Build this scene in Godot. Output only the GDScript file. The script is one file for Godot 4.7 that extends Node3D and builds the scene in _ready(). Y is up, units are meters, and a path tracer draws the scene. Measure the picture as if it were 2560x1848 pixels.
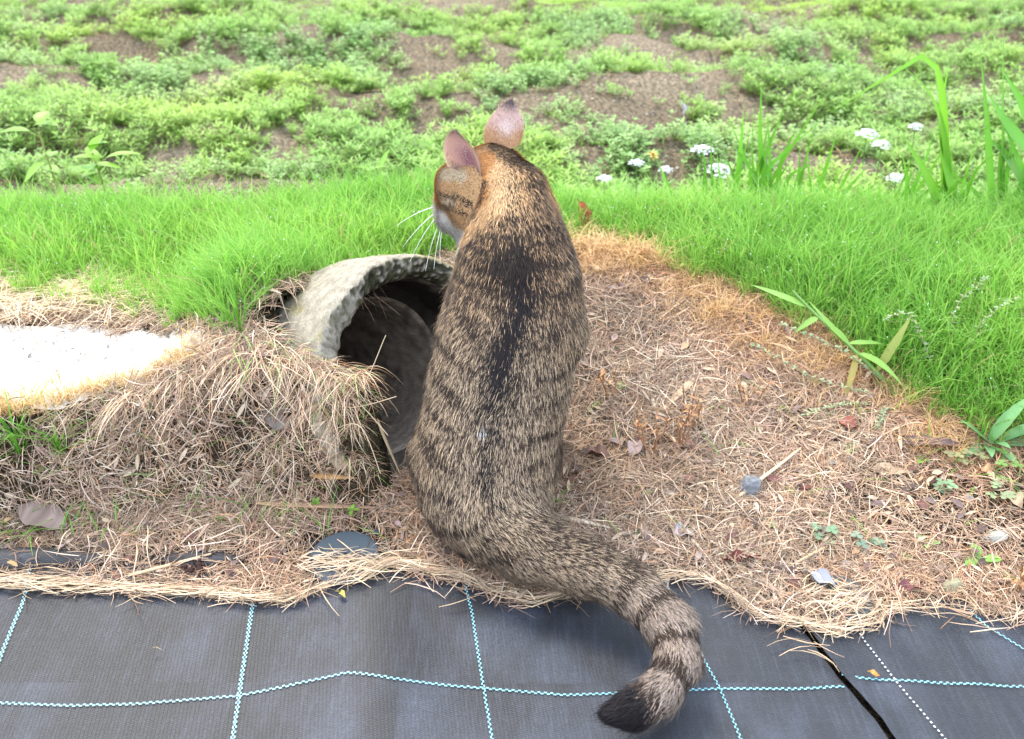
extends Node3D
# A tabby cat sits with its back to the camera beside a broken concrete drain pipe, on a strip of straw between a weed mat and a lawn.

var rng := RandomNumberGenerator.new()
var n1 := FastNoiseLite.new()
var n2 := FastNoiseLite.new()
var n3 := FastNoiseLite.new()
var M := {}

# ---------------------------------------------------------------- mesh builder
class MB:
	var v := PackedVector3Array()
	var c := PackedColorArray()
	var uv := PackedVector2Array()
	var uv2 := PackedVector2Array()
	var ix := PackedInt32Array()
	var nn := PackedVector3Array()
	func add(p: Vector3, col: Color = Color.WHITE, t: Vector2 = Vector2.ZERO, t2: Vector2 = Vector2.ZERO) -> int:
		v.append(p); c.append(col); uv.append(t); uv2.append(t2)
		return v.size() - 1
	func tri(a: int, b: int, d: int) -> void:
		ix.append(a); ix.append(b); ix.append(d)
	func quad(a: int, b: int, d: int, e: int) -> void:
		tri(a, b, d); tri(a, d, e)
	func mesh() -> ArrayMesh:
		var m := ArrayMesh.new()
		var a := []
		a.resize(Mesh.ARRAY_MAX)
		if nn.size() != v.size():
			nn = PackedVector3Array()
			nn.resize(v.size())
			for i in range(0, ix.size(), 3):
				var p := v[ix[i]]
				var f := (v[ix[i + 2]] - p).cross(v[ix[i + 1]] - p)
				nn[ix[i]] += f; nn[ix[i + 1]] += f; nn[ix[i + 2]] += f
			for i in nn.size():
				nn[i] = nn[i].normalized() if nn[i].length_squared() > 1e-20 else Vector3.UP
		a[Mesh.ARRAY_VERTEX] = v
		a[Mesh.ARRAY_NORMAL] = nn
		a[Mesh.ARRAY_COLOR] = c
		a[Mesh.ARRAY_TEX_UV] = uv
		a[Mesh.ARRAY_TEX_UV2] = uv2
		a[Mesh.ARRAY_INDEX] = ix
		m.add_surface_from_arrays(Mesh.PRIMITIVE_TRIANGLES, a)
		return m

# ---------------------------------------------------------------- small helpers
func R(a: float, b: float) -> float: return rng.randf_range(a, b)
func jit(col: Color, k: float) -> Color:
	var f := 1.0 + R(-k, k)
	return Color(col.r * f * (1 + R(-k, k) * 0.3), col.g * f, col.b * f * (1 + R(-k, k) * 0.4))
func ss(a: float, b: float, x: float) -> float:
	var t := clampf((x - a) / (b - a), 0, 1)
	return t * t * (3 - 2 * t)
func lut(t: Array, x: float) -> float:
	if x <= t[0][0]: return t[0][1]
	for i in range(1, t.size()):
		if x <= t[i][0]:
			return lerpf(t[i - 1][1], t[i][1], (x - t[i - 1][0]) / (t[i][0] - t[i - 1][0]))
	return t[-1][1]

func obj(called: String, m: Mesh, mat: Material, parent: Node = self) -> MeshInstance3D:
	var o := MeshInstance3D.new()
	o.name = called; o.mesh = m
	o.material_override = mat
	parent.add_child(o, true)
	return o
var used := {}
func numbered(called: String) -> String:
	var k: int = used.get(called, 0)
	used[called] = k + 1
	return called if k == 0 else "%s_%03d" % [called, k]
func tag(o: Node, label: String, category: String = "", group: String = "", kind: String = "") -> Node:
	if label: o.set_meta("label", label)
	if category: o.set_meta("category", category)
	if group: o.set_meta("group", group)
	if kind: o.set_meta("kind", kind)
	return o
func thing(called: String, label: String, category: String, at: Vector3 = Vector3.ZERO, turn: float = 0.0, group: String = "") -> Node3D:
	var o := Node3D.new()
	o.name = numbered(called)
	add_child(o)
	o.position = at; o.rotation.y = turn
	tag(o, label, category, group)
	return o
func single(called: String, m: Mesh, mat: Material, label: String, category: String, at: Vector3 = Vector3.ZERO, turn: float = 0.0, group: String = "") -> MeshInstance3D:
	var o := obj(numbered(called), m, mat)
	o.position = at; o.rotation.y = turn
	tag(o, label, category, group)
	return o
func scatter(called: String, m: Mesh, mat: Material, xf: Array, cols: Array, parent: Node = self) -> MultiMeshInstance3D:
	var mm := MultiMesh.new()
	mm.transform_format = MultiMesh.TRANSFORM_3D
	mm.use_colors = true
	mm.mesh = m
	mm.instance_count = xf.size()
	for i in xf.size():
		mm.set_instance_transform(i, xf[i])
		mm.set_instance_color(i, cols[i])
	var o := MultiMeshInstance3D.new()
	o.name = called if parent != self else numbered(called)
	o.multimesh = mm
	o.material_override = mat
	o.set_meta("kind", "stuff")
	parent.add_child(o, true)
	return o

# a flat blade along points; side is the width direction; half widths by w(t)
func ribbon(mb: MB, pts: Array, side: Vector3, w: float, c0: Color, c1: Color, tip: float = 0.0, fold: float = 0.0, base: float = 0.7) -> void:
	var n := pts.size()
	var prev := []
	for i in n:
		var t := float(i) / (n - 1)
		var prof := lerpf(base, 1.0, ss(0, 0.3, t)) * lerpf(1.0, tip, ss(0.35, 1.0, t) if tip < 0.99 else 0.0)
		var col := c0.lerp(c1, t)
		var hw := side * (w * 0.5 * prof)
		var p: Vector3 = pts[i]
		var row := []
		if fold != 0.0:
			var tang: Vector3 = (pts[mini(i + 1, n - 1)] - pts[maxi(i - 1, 0)]).normalized()
			var up := side.cross(tang).normalized() * (w * fold * prof)
			row = [mb.add(p - hw + up, col), mb.add(p, col), mb.add(p + hw + up, col)]
		else:
			row = [mb.add(p - hw, col), mb.add(p + hw, col)]
		if i > 0:
			for k in row.size() - 1:
				mb.quad(prev[k], row[k], row[k + 1], prev[k + 1])
		prev = row

# a leaf with an oval or lance outline and a midrib fold
func leaf(mb: MB, base: Vector3, dir: Vector3, up: Vector3, length: float, width: float, bend: float, col: Color, rows: int = 5, belly: float = 0.45, fold: float = 0.16, wob: float = 0.0) -> void:
	dir = dir.normalized()
	var side := dir.cross(up).normalized()
	var nrm := side.cross(dir).normalized()
	var prev := []
	for i in rows:
		var t := float(i) / (rows - 1)
		var p := base + dir * (length * t * (1 - 0.12 * absf(bend) * t)) - nrm * (bend * length * 0.5 * t * t)
		var x := t / belly if t < belly else 1 - (t - belly) / (1 - belly)
		var prof := maxf(0.06, pow(sin(x * PI / 2), 0.8))
		var hw := side * (width * 0.5 * prof)
		var lift := nrm * (width * fold * prof)
		var wv := nrm * (wob * width * sin(t * 9.0 + length * 500.0))
		var row := [mb.add(p - hw + lift + wv, col), mb.add(p, col * 1.12), mb.add(p + hw + lift - wv, col)]
		if i > 0:
			mb.quad(prev[0], row[0], row[1], prev[1])
			mb.quad(prev[1], row[1], row[2], prev[2])
		prev = row

func tube(mb: MB, pts: Array, r0: float, r1: float, col: Color, sides: int = 5, cap: bool = true, col1: Variant = null) -> void:
	var prev := -1
	var n := pts.size()
	for i in n:
		var t := float(i) / (n - 1)
		var tg: Vector3 = (pts[mini(i + 1, n - 1)] - pts[maxi(i - 1, 0)]).normalized()
		var a := tg.cross(Vector3.UP if absf(tg.y) < 0.9 else Vector3.RIGHT).normalized()
		var b := tg.cross(a).normalized()
		var r := lerpf(r0, r1, t)
		var first := mb.v.size()
		for k in sides:
			var an := TAU * k / sides
			mb.add(pts[i] + a * (cos(an) * r) + b * (sin(an) * r), col if col1 == null else col.lerp(col1, t))
		if prev >= 0:
			for k in sides:
				var k2 := (k + 1) % sides
				mb.quad(prev + k, prev + k2, first + k2, first + k)
		prev = first
		if cap and (i == 0 or i == n - 1):
			for k in range(1, sides - 1):
				if i == 0: mb.tri(first, first + k + 1, first + k)
				else: mb.tri(first, first + k, first + k + 1)

# a faceted or rounded stone: an icosphere pushed about by noise
func stone_mesh(size: Vector3, rough: float, sd: int, col: Color, col2: Color, facets: bool) -> ArrayMesh:
	var sp := SphereMesh.new()
	sp.radial_segments = 20; sp.rings = 12; sp.radius = 1.0; sp.height = 2.0
	var a := sp.get_mesh_arrays()
	var mb := MB.new()
	var rg := RandomNumberGenerator.new()
	rg.seed = sd
	var planes := []
	for i in 9:
		planes.append([Vector3(rg.randf_range(-1, 1), rg.randf_range(-0.7, 1), rg.randf_range(-1, 1)).normalized(), rg.randf_range(0.6, 0.85)])
	for p in a[Mesh.ARRAY_VERTEX]:
		var d: Vector3 = p
		var r := 1.0 + rough * n2.get_noise_3d(d.x * 30 + sd * 17, d.y * 30, d.z * 30)
		if facets:
			for pl in planes:
				var k: float = d.dot(pl[0])
				if k > 0.01: r = minf(r, pl[1] / k)
		var t := clampf(0.5 + 0.9 * n2.get_noise_3d(d.x * 25 + sd, d.y * 60, d.z * 25), 0, 1)
		mb.add(d * r * size, col.lerp(col2, t))
	mb.ix = a[Mesh.ARRAY_INDEX]
	if not facets: return mb.mesh()
	var fl := MB.new()
	for i in range(0, mb.ix.size(), 3):
		var ids := []
		for k in 3: ids.append(fl.add(mb.v[mb.ix[i + k]], mb.c[mb.ix[i + k]]))
		fl.tri(ids[0], ids[1], ids[2])
	return fl.mesh()

# ---------------------------------------------------------------- the lie of the land (x to the right, d away from the camera)
var FR := [[-2.0, 0.90], [-0.56, 0.902], [-0.42, 0.925], [-0.28, 0.925], [-0.215, 0.92], [-0.185, 0.917], [-0.168, 0.937], [-0.152, 0.985], [-0.138, 1.04], [-0.12, 1.08], [-0.04, 1.13], [0.06, 1.2], [0.2, 1.17], [0.5, 1.12], [0.8, 1.05], [2.0, 1.0]]
var WD := [[-2.0, 0.028], [-0.45, 0.028], [-0.3, 0.03], [-0.15, 0.026], [-0.12, 0.03], [-0.04, 0.06], [0.06, 0.12], [0.2, 0.22], [2.0, 0.25]]
var HG := [[-2.0, 0.125], [-0.5, 0.125], [-0.3, 0.15], [-0.1, 0.15], [0.1, 0.12], [2.0, 0.11]]
const PIPE_C := Vector3(-0.126, 0.12, -1.047)
var pipe_n := Vector3(sin(deg_to_rad(50)) * cos(deg_to_rad(20)), sin(deg_to_rad(20)), cos(deg_to_rad(50)) * cos(deg_to_rad(20)))

func base_height(x: float, d: float) -> float:
	var f := lut(FR, x)
	var w := lut(WD, x)
	var up := ss(f - w, f + w, d)
	var y := 0.015 * ss(0.78, 0.95, d) + lut(HG, x) * up
	y += 0.075 * exp(-((x + 0.33) * (x + 0.33) + (d - 1.08) * (d - 1.08)) / 0.0242) * up
	y *= 1 - 0.8 * ss(1.5, 1.9, d)
	return y
func ground(x: float, d: float) -> float:
	var y := base_height(x, d)
	if d < 1.0:
		var hx := x + 0.15 + (d - 0.64) * 0.12
		y += 0.008 * exp(-hx * hx / 0.003) * ss(0.5, 0.62, d) * (1 - ss(0.78, 0.9, d))
		y += 0.0025 * n1.get_noise_2d(x * 22, d * 22) * (1 - ss(0.7, 0.8, d))
	if d > 0.7:
		y += 0.007 * n1.get_noise_2d(x * 60, d * 60) * ss(0.72, 0.85, d)
	if d > 1.7:
		var k := ss(1.75, 2.3, d)
		var ph := d / 0.56 + 0.55 * n1.get_noise_2d(x * 5.0, d * 4.0 + 50) + x * 0.12
		y += k * (0.024 * sin(TAU * ph) + 0.075 * n1.get_noise_2d(x * 11, d * 11) + 0.014 * n1.get_noise_2d(x * 70, d * 70)) + 0.012 * maxf(0, d - 2.0) * 0.0
	return y
func soil_cut(x: float, d: float, y: float) -> float:
	# the room that the pipe takes up in the bank
	var o := Vector3(x, y, -d) - PIPE_C
	var u := Vector3(pipe_n.z, 0, -pipe_n.x).normalized()
	var back := Vector3(-pipe_n.x, 0, -pipe_n.z).normalized()
	var s := o.dot(back)
	var t := o.dot(u)
	var from := -0.055 if t > -0.105 else maxf(-0.05, -(PIPE_C.y - minf(y, PIPE_C.y)) * 0.36)
	if s > from and s < 0.36 and absf(t) < 0.165:
		var rr := 0.160 if s < 0.13 else 0.125
		if absf(t) > rr: return y
		var low := PIPE_C.y - s * tan(deg_to_rad(20)) - sqrt(maxf(0.0, rr * rr - t * t)) * 1.04
		return minf(y, low)
	return y
func P(x: float, z: float, lift: float = 0.0) -> Vector3:
	return Vector3(x, ground(x, -z) + lift, z)
func slope_basis(x: float, d: float, yaw: float, k: float = 1.0) -> Basis:
	var e := 0.012
	var nx := -(ground(x + e, d) - ground(x - e, d)) / (2 * e) * k
	var nd := -(ground(x, d + e) - ground(x, d - e)) / (2 * e) * k
	var up := Vector3(nx, 1, -nd).normalized()
	var r := Vector3(cos(yaw), 0, sin(yaw))
	var f := r.cross(up).normalized()
	return Basis(up.cross(f).normalized(), up, f)

# outlines on the ground, as [x, d]
var HEM := [[-1.6, 0.79], [-0.9, 0.765], [-0.607, 0.758], [-0.443, 0.747], [-0.341, 0.743], [-0.301, 0.733], [-0.264, 0.733], [-0.231, 0.749], [-0.179, 0.758], [-0.144, 0.784], [-0.094, 0.772], [-0.056, 0.767], [-0.018, 0.743], [0.024, 0.729], [0.088, 0.747], [0.143, 0.759], [0.203, 0.769], [0.229, 0.765], [0.257, 0.743], [0.272, 0.716], [0.318, 0.696], [0.362, 0.687], [0.416, 0.696], [0.431, 0.719], [0.499, 0.716], [0.581, 0.705], [0.9, 0.69], [1.6, 0.68]]
var LAWN := [[-1.9, 1.34], [-0.81, 1.257], [-0.68, 1.21], [-0.55, 1.145], [-0.43, 1.05], [-0.38, 1.0], [-0.34, 1.03], [-0.31, 1.10], [-0.2, 1.23], [-0.05, 1.38], [0.133, 1.45], [0.245, 1.387], [0.342, 1.289], [0.434, 1.208], [0.524, 1.151], [0.54, 1.086], [0.597, 1.037], [0.706, 0.978], [0.9, 0.95], [2.0, 0.9]]
var SLAB := [[-2.6, 0.915], [-0.9, 0.915], [-0.672, 0.918], [-0.612, 0.924], [-0.553, 0.942], [-0.474, 0.968], [-0.40, 0.985], [-0.4, 1.03], [-0.43, 1.07], [-0.481, 1.10], [-0.622, 1.15], [-0.758, 1.155], [-1.2, 1.17], [-2.6, 1.18]]
var BARE := [[-1.53, 3.55, 0.24, 0.24], [-1.64, 3.08, 0.14, 0.27], [-0.33, 3.28, 0.13, 0.39], [0.44, 2.79, 0.14, 0.12], [0.55, 3.59, 0.14, 0.19], [1.09, 4.15, 0.18, 0.35], [1.59, 2.96, 0.09, 0.22], [0.75, 2.15, 0.15, 0.16], [-1.01, 2.03, 0.30, 0.22], [-0.66, 2.02, 0.22, 0.20], [-0.40, 1.98, 0.20, 0.15], [-0.93, 2.22, 0.14, 0.07], [0.33, 3.43, 0.12, 0.16], [1.26, 3.51, 0.10, 0.16], [-2.14, 4.15, 0.12, 0.18], [-0.27, 4.49, 0.17, 0.21], [-0.83, 3.76, 0.11, 0.13], [0.39, 2.15, 0.06, 0.11], [-0.34, 2.90, 0.09, 0.12], [0.88, 1.93, 0.06, 0.09], [-0.58, 2.30, 0.07, 0.06]]
var slab_poly := PackedVector2Array()
func in_slab(x: float, d: float, grow: float = 0.0) -> bool:
	var k := 0.014 * n1.get_noise_2d(x * 40, d * 40)
	return Geometry2D.is_point_in_polygon(Vector2(x + k, d + k + grow), slab_poly)
func over_barrel(x: float, d: float) -> bool:
	var o := Vector3(x, 0, -d) - PIPE_C
	var s := -o.dot(Vector3(pipe_n.x, 0, pipe_n.z).normalized())
	return s > -0.05 and s < 0.17 and absf(o.dot(Vector3(pipe_n.z, 0, -pipe_n.x).normalized())) < 0.14
func in_pipe(x: float, d: float) -> bool:
	var o := Vector3(x, 0, -d) - PIPE_C
	var u := Vector3(pipe_n.z, 0, -pipe_n.x).normalized()
	var back := Vector3(-pipe_n.x, 0, -pipe_n.z).normalized()
	var s := o.dot(back)
	return s > -0.05 and s < 0.15 and absf(o.dot(u)) < 0.175

# ---------------------------------------------------------------- materials
func mat(rough: float = 0.8, spec: float = 0.4, back: float = 0.0, rim: float = 0.0) -> StandardMaterial3D:
	var m := StandardMaterial3D.new()
	m.vertex_color_use_as_albedo = true
	m.roughness = rough
	m.metallic_specular = spec
	m.cull_mode = BaseMaterial3D.CULL_DISABLED
	if back > 0:
		m.backlight_enabled = true
		m.backlight = Color(back, back, back)
	if rim > 0:
		m.rim_enabled = true
		m.rim = rim
		m.rim_tint = 0.6
	return m
func noise_image(size: int, freqs: Array, lo: float, hi: float, sd: int) -> Image:
	var im := Image.create(size, size, false, Image.FORMAT_RGB8)
	var ns := []
	for f in freqs:
		var n := FastNoiseLite.new()
		n.seed = sd + ns.size() * 13
		n.noise_type = FastNoiseLite.TYPE_SIMPLEX
		n.frequency = f[0]
		n.fractal_type = FastNoiseLite.FRACTAL_NONE
		ns.append([n.get_seamless_image(size, size), f[1]])
	for y in size:
		for x in size:
			var s := 0.0
			for n in ns: s += (n[0].get_pixel(x, y).r - 0.5) * n[1]
			var g := clampf(lerpf(lo, hi, 0.5 + s), 0, 1)
			im.set_pixel(x, y, Color(g, g, g))
	return im

func make_materials() -> void:
	M.leaf = mat(0.42, 0.45, 0.9)
	M.grass = mat(0.5, 0.4, 1.0)
	M.straw = mat(0.6, 0.4, 0.25)
	M.wood = mat(0.75, 0.3)
	M.fur = mat(0.6, 0.25, 0.3, 0.08)
	M.skin = mat(0.7, 0.2, 0.35)
	M.gloss = mat(0.12, 0.6)
	M.stone = mat(0.7, 0.4)
	M.plastic = mat(0.42, 0.5)
	M.petal = mat(0.6, 0.3, 0.5)
	var grit := ImageTexture.create_from_image(noise_image(512, [[0.035, 0.5], [0.11, 0.55], [0.3, 0.6]], 0.35, 1.0, 5))
	M.soil = mat(0.95, 0.15)
	M.soil.albedo_texture = grit
	M.soil.uv1_triplanar = true
	M.soil.uv1_world_triplanar = true
	M.soil.uv1_scale = Vector3.ONE * 2.9
	M.soil.heightmap_enabled = true
	M.soil.heightmap_texture = grit
	M.soil.heightmap_scale = 0.6
	M.soil.heightmap_deep_parallax = false
	M.sand = M.soil.duplicate()
	M.sand.albedo_texture = ImageTexture.create_from_image(noise_image(512, [[0.03, 0.3], [0.14, 0.3], [0.4, 0.4]], 0.72, 1.0, 9))
	M.sand.heightmap_texture = M.sand.albedo_texture
	M.sand.uv1_scale = Vector3.ONE * 4.0
	M.concrete = M.soil.duplicate()
	M.concrete.albedo_texture = ImageTexture.create_from_image(noise_image(512, [[0.02, 0.4], [0.09, 0.35], [0.35, 0.5]], 0.55, 1.0, 21))
	M.concrete.heightmap_texture = M.concrete.albedo_texture
	M.concrete.heightmap_scale = 0.25
	M.concrete.uv1_scale = Vector3.ONE * 5.0
	# woven tape of the weed mat: flat warp tapes crossed by narrow weft
	var s := 128
	var alb := Image.create(s, s, false, Image.FORMAT_RGB8)
	var hgt := Image.create(s, s, false, Image.FORMAT_RGB8)
	var rg := RandomNumberGenerator.new()
	rg.seed = 77
	var tone := []
	for i in 1024: tone.append(rg.randf_range(0.75, 1.0))
	for y in s:
		for x in s:
			var cx := x / 16
			var cy := y / 8
			var over := (cx + cy) % 2 == 0
			var u := (x % 16) / 16.0
			var w := (y % 8) / 8.0
			var hump := sin(u * PI) * 0.6 + sin(w * PI) * 0.4
			var h := (0.55 + 0.45 * hump) if over else (0.15 + 0.3 * sin(w * PI))
			var g: float = (0.92 if over else 0.62) * tone[(cy * 8 + cx) % 1024]
			if over and (x % 16 < 1 or y % 8 < 1): g *= 0.55
			alb.set_pixel(x, y, Color(g, g, g))
			hgt.set_pixel(x, y, Color(h, h, h))
	M.mat = mat(0.48, 0.5)
	M.mat.albedo_texture = ImageTexture.create_from_image(alb)
	M.mat.heightmap_enabled = true
	M.mat.heightmap_texture = ImageTexture.create_from_image(hgt)
	M.mat.heightmap_scale = 0.05
	var dust := Image.create(512, 512, false, Image.FORMAT_RGBA8)
	var dn := FastNoiseLite.new()
	dn.seed = 4; dn.frequency = 0.012; dn.fractal_octaves = 4
	var dl := FastNoiseLite.new()
	dl.seed = 8; dl.frequency = 0.05; dl.fractal_octaves = 2
	for y in 512:
		for x in 512:
			var a := ss(-0.2, 0.7, dn.get_noise_2d(x, y * 0.8)) * 0.42
			a += ss(0.0, 0.7, dl.get_noise_2d(x * 9.0, y * 0.35)) * 0.22
			a *= 0.6 + 0.8 * rg.randf()
			dust.set_pixel(x, y, Color(0.50, 0.54, 0.63, clampf(a * 0.26, 0, 0.5)))
	M.mat.detail_enabled = true
	M.mat.detail_albedo = ImageTexture.create_from_image(dust)
	M.mat.detail_uv_layer = BaseMaterial3D.DETAIL_UV_2
	M.mat.detail_blend_mode = BaseMaterial3D.BLEND_MODE_MIX

# ---------------------------------------------------------------- ready
func _ready() -> void:
	rng.seed = 20240611
	n1.seed = 11; n1.noise_type = FastNoiseLite.TYPE_SIMPLEX_SMOOTH; n1.frequency = 0.1; n1.fractal_octaves = 2
	n2.seed = 23; n2.noise_type = FastNoiseLite.TYPE_SIMPLEX; n2.frequency = 0.06; n2.fractal_octaves = 3
	n3.seed = 5; n3.noise_type = FastNoiseLite.TYPE_SIMPLEX; n3.frequency = 0.5; n3.fractal_octaves = 2
	var cam := Camera3D.new()
	cam.name = "camera"
	cam.position = Vector3(0, 0.78, 0)
	cam.rotation_degrees = Vector3(-31.6, 0, 0)
	cam.fov = 45.25
	cam.near = 0.05
	cam.far = 400
	var ca := CameraAttributesPhysical.new()
	ca.frustum_focal_length = 28.8
	ca.frustum_focus_distance = 1.12
	ca.exposure_aperture = 5.6
	cam.attributes = ca
	add_child(cam)
	cam.fov = 45.25
	var we := WorldEnvironment.new()
	we.name = "environment"
	var e := Environment.new()
	e.background_mode = Environment.BG_SKY
	var sky := Sky.new()
	var sm := ProceduralSkyMaterial.new()
	sm.sky_top_color = Color(0.80, 0.86, 0.95)
	sm.sky_horizon_color = Color(0.96, 0.97, 1.0)
	sm.sky_curve = 0.2
	sm.ground_bottom_color = Color(0.30, 0.32, 0.26)
	sm.ground_horizon_color = Color(0.5, 0.52, 0.48)
	sm.sun_angle_max = 60
	sm.energy_multiplier = 1.0
	sky.sky_material = sm
	e.sky = sky
	e.tonemap_mode = Environment.TONE_MAPPER_LINEAR
	e.tonemap_exposure = 4.25
	e.sdfgi_enabled = true
	e.ssao_enabled = true
	e.ssil_enabled = true
	we.environment = e
	add_child(we)
	var sun := DirectionalLight3D.new()
	sun.name = "sun"
	sun.light_energy = 0.38
	sun.light_color = Color(1.0, 0.97, 0.92)
	sun.light_angular_distance = 24.0
	sun.shadow_enabled = true
	sun.look_at_from_position(Vector3(-0.9, 2.6, -1.5), Vector3.ZERO)
	add_child(sun)

	make_materials()
	for p in SLAB: slab_poly.append(Vector2(p[0], p[1]))
	make_ground()
	make_mats()
	make_pipe()
	make_cat()
	make_things()
	make_lawn()
	make_straw()
	make_field()

# ---------------------------------------------------------------- ground
func make_ground() -> void:
	var xs := []
	var x := -1.15
	while x <= 1.15:
		xs.append(x); x += 0.0125
	var g := 0.03
	var xr := 1.15
	while xr < 120:
		xr += g
		xs.append(xr); xs.push_front(-xr)
		g = 0.045 if xr < 4 else g * 1.5
	var ds := []
	var d := 0.3
	g = 0.05
	while d > -60:
		ds.push_front(d); d -= g; g *= 1.6
	d = 0.3
	while d < 1.95:
		d += 0.0125; ds.append(d)
	g = 0.03
	while d < 150:
		d += g; ds.append(d)
		g = 0.035 if d < 6 else g * 1.5
	var mb := MB.new()
	var w := xs.size()
	for dd in ds:
		for xx in xs:
			var y := ground(xx, dd) if absf(xx) < 6 and dd < 8 else 0.02
			var lawn_e := lut(LAWN, xx)
			var col: Color
			var k := n1.get_noise_2d(xx * 9, dd * 9)
			if dd > 1.72:
				col = Color(0.32, 0.245, 0.16).lerp(Color(0.48, 0.38, 0.26), clampf(0.5 + k, 0, 1))
			elif dd > lawn_e:
				col = Color(0.07, 0.085, 0.032)
			else:
				col = Color(0.105, 0.075, 0.048).lerp(Color(0.085, 0.078, 0.042), ss(0.0, 0.5, k))
			if dd < 1.6 and absf(xx) < 1: y = soil_cut(xx, dd, y)
			if dd < 0.95 and dd < lut(HEM, xx) + 0.05: y -= 0.014
			mb.add(Vector3(xx, y, -dd), col)
	for j in ds.size() - 1:
		for i in w - 1:
			var a := j * w + i
			mb.quad(a, a + w, a + w + 1, a + 1)
	# the earth that lies over the buried end of the pipe
	var nh := Vector3(pipe_n.x, 0, pipe_n.z).normalized()
	var uh := Vector3(pipe_n.z, 0, -pipe_n.x).normalized()
	var lid := mb.v.size()
	for j in 19:
		for i in 25:
			var q := PIPE_C - nh * (0.155 + j * 0.0135) + uh * ((i - 12) * 0.0145)
			mb.add(Vector3(q.x, ground(q.x, -q.z) + 0.001, q.z), Color(0.09, 0.08, 0.04))
	for j in 18:
		for i in 24:
			var a := lid + j * 25 + i
			mb.quad(a, a + 25, a + 26, a + 1)
	tag(obj("ground", mb.mesh(), M.soil), "brown soil ground running from under the mat to the weedy field", "ground", "", "structure")
	# the pale sandy path on top of the bank
	mb = MB.new()
	var ids := {}
	for j in 36:
		for i in 160:
			var px := -2.5 + i * 0.0135
			var pd := 0.9 + j * 0.0085
			if not in_slab(px, pd) or base_height(px, pd) < 0.130: continue
			ids[Vector2i(i, j)] = mb.add(Vector3(px, ground(px, pd) + 0.007 + 0.0015 * n1.get_noise_2d(px * 180, pd * 180), -pd), Color(0.80, 0.76, 0.68))
	for k in ids:
		var b = ids.get(k + Vector2i(1, 0))
		var c = ids.get(k + Vector2i(1, 1))
		var f = ids.get(k + Vector2i(0, 1))
		if b != null and c != null and f != null: mb.quad(ids[k], f, c, b)
	tag(obj("path", mb.mesh(), M.sand), "pale sandy path on the bank left of the pipe", "path", "", "structure")
	# dry scraps lying on the path
	var chip := MB.new()
	leaf(chip, Vector3.ZERO, Vector3(1, 0, 0), Vector3.UP, 1, 0.35, 0.2, Color(1, 1, 1), 4)
	var xf := []
	var cols := []
	while xf.size() < 340:
		var px := R(-1.2, -0.38)
		var pd := R(0.93, 1.17)
		if not in_slab(px, pd) or (pd < 1.06 and rng.randf() < 0.75): continue
		var sc := R(0.004, 0.014)
		xf.append(Transform3D(Basis(Vector3.UP, R(0, TAU)).scaled(Vector3(sc, sc, sc)), P(px, -pd, 0.010)))
		cols.append(jit([Color(0.22, 0.16, 0.11), Color(0.4, 0.3, 0.2), Color(0.12, 0.10, 0.09)][rng.randi() % 3], 0.3))
	tag(scatter("plant_litter", chip.mesh(), M.straw, xf, cols), "small dry scraps strewn over the pale sandy path", "litter")

# ---------------------------------------------------------------- weed mats
func mat_y(x: float, d: float) -> float:
	return ground(x, d) + 0.003 * exp(-pow((d - 0.79) / 0.02, 2)) + 0.0008 * sin(x * 95 + d * 30 + 3 * n1.get_noise_2d(x * 20, d * 20)) * ss(0.2, 0.5, x)
var SEAM := [[0.30, 0.24], [0.39, 0.5], [0.380, 0.555], [0.373, 0.579], [0.361, 0.612], [0.348, 0.647], [0.332, 0.694], [0.31, 0.78], [0.30, 0.85]]
func seam_x(d: float) -> float:
	var t := [[0.2, 0.43], [0.5, 0.392], [0.555, 0.380], [0.579, 0.373], [0.612, 0.361], [0.647, 0.348], [0.694, 0.332], [0.76, 0.312], [0.85, 0.295]]
	return lut(t, d) + 0.003 * n1.get_noise_2d(d * 300, 3)
func make_mat(called: String, label: String, right: bool) -> Node3D:
	var t := thing(called, label, "weed mat")
	var mb := MB.new()
	var nd := 64
	var nx := 150
	for j in nd + 1:
		var v := float(j) / nd
		for i in nx + 1:
			var u := float(i) / nx
			var x := 0.0
			var d := 0.0
			if not right:
				d = lerpf(-0.4, 0.845, 1 - pow(1 - v, 1.6))
				x = lerpf(-1.5, seam_x(d), u)
			else:
				d = lerpf(-0.4, 0.80, 1 - pow(1 - v, 1.6))
				x = lerpf(seam_x(d) + 0.0045, 1.6, u * u * 0.6 + u * 0.4)
				if u > 0.0: d -= 0.03 * u * v
			var y := mat_y(x, d)
			if right: y += 0.003 * exp(-pow((x - seam_x(d)) / 0.03, 2)) + 0.002
			mb.add(Vector3(x, y, -d), Color(0.031, 0.035, 0.047), Vector2((x + d * 0.16) / 0.032, d / 0.020), Vector2(x / 0.9 + 0.13, d / 0.9 + 0.3))
	for j in nd:
		for i in nx:
			var a := j * (nx + 1) + i
			mb.quad(a, a + nx + 1, a + nx + 2, a + 1)
	obj("sheet", mb.mesh(), M.mat, t)
	return t
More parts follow.
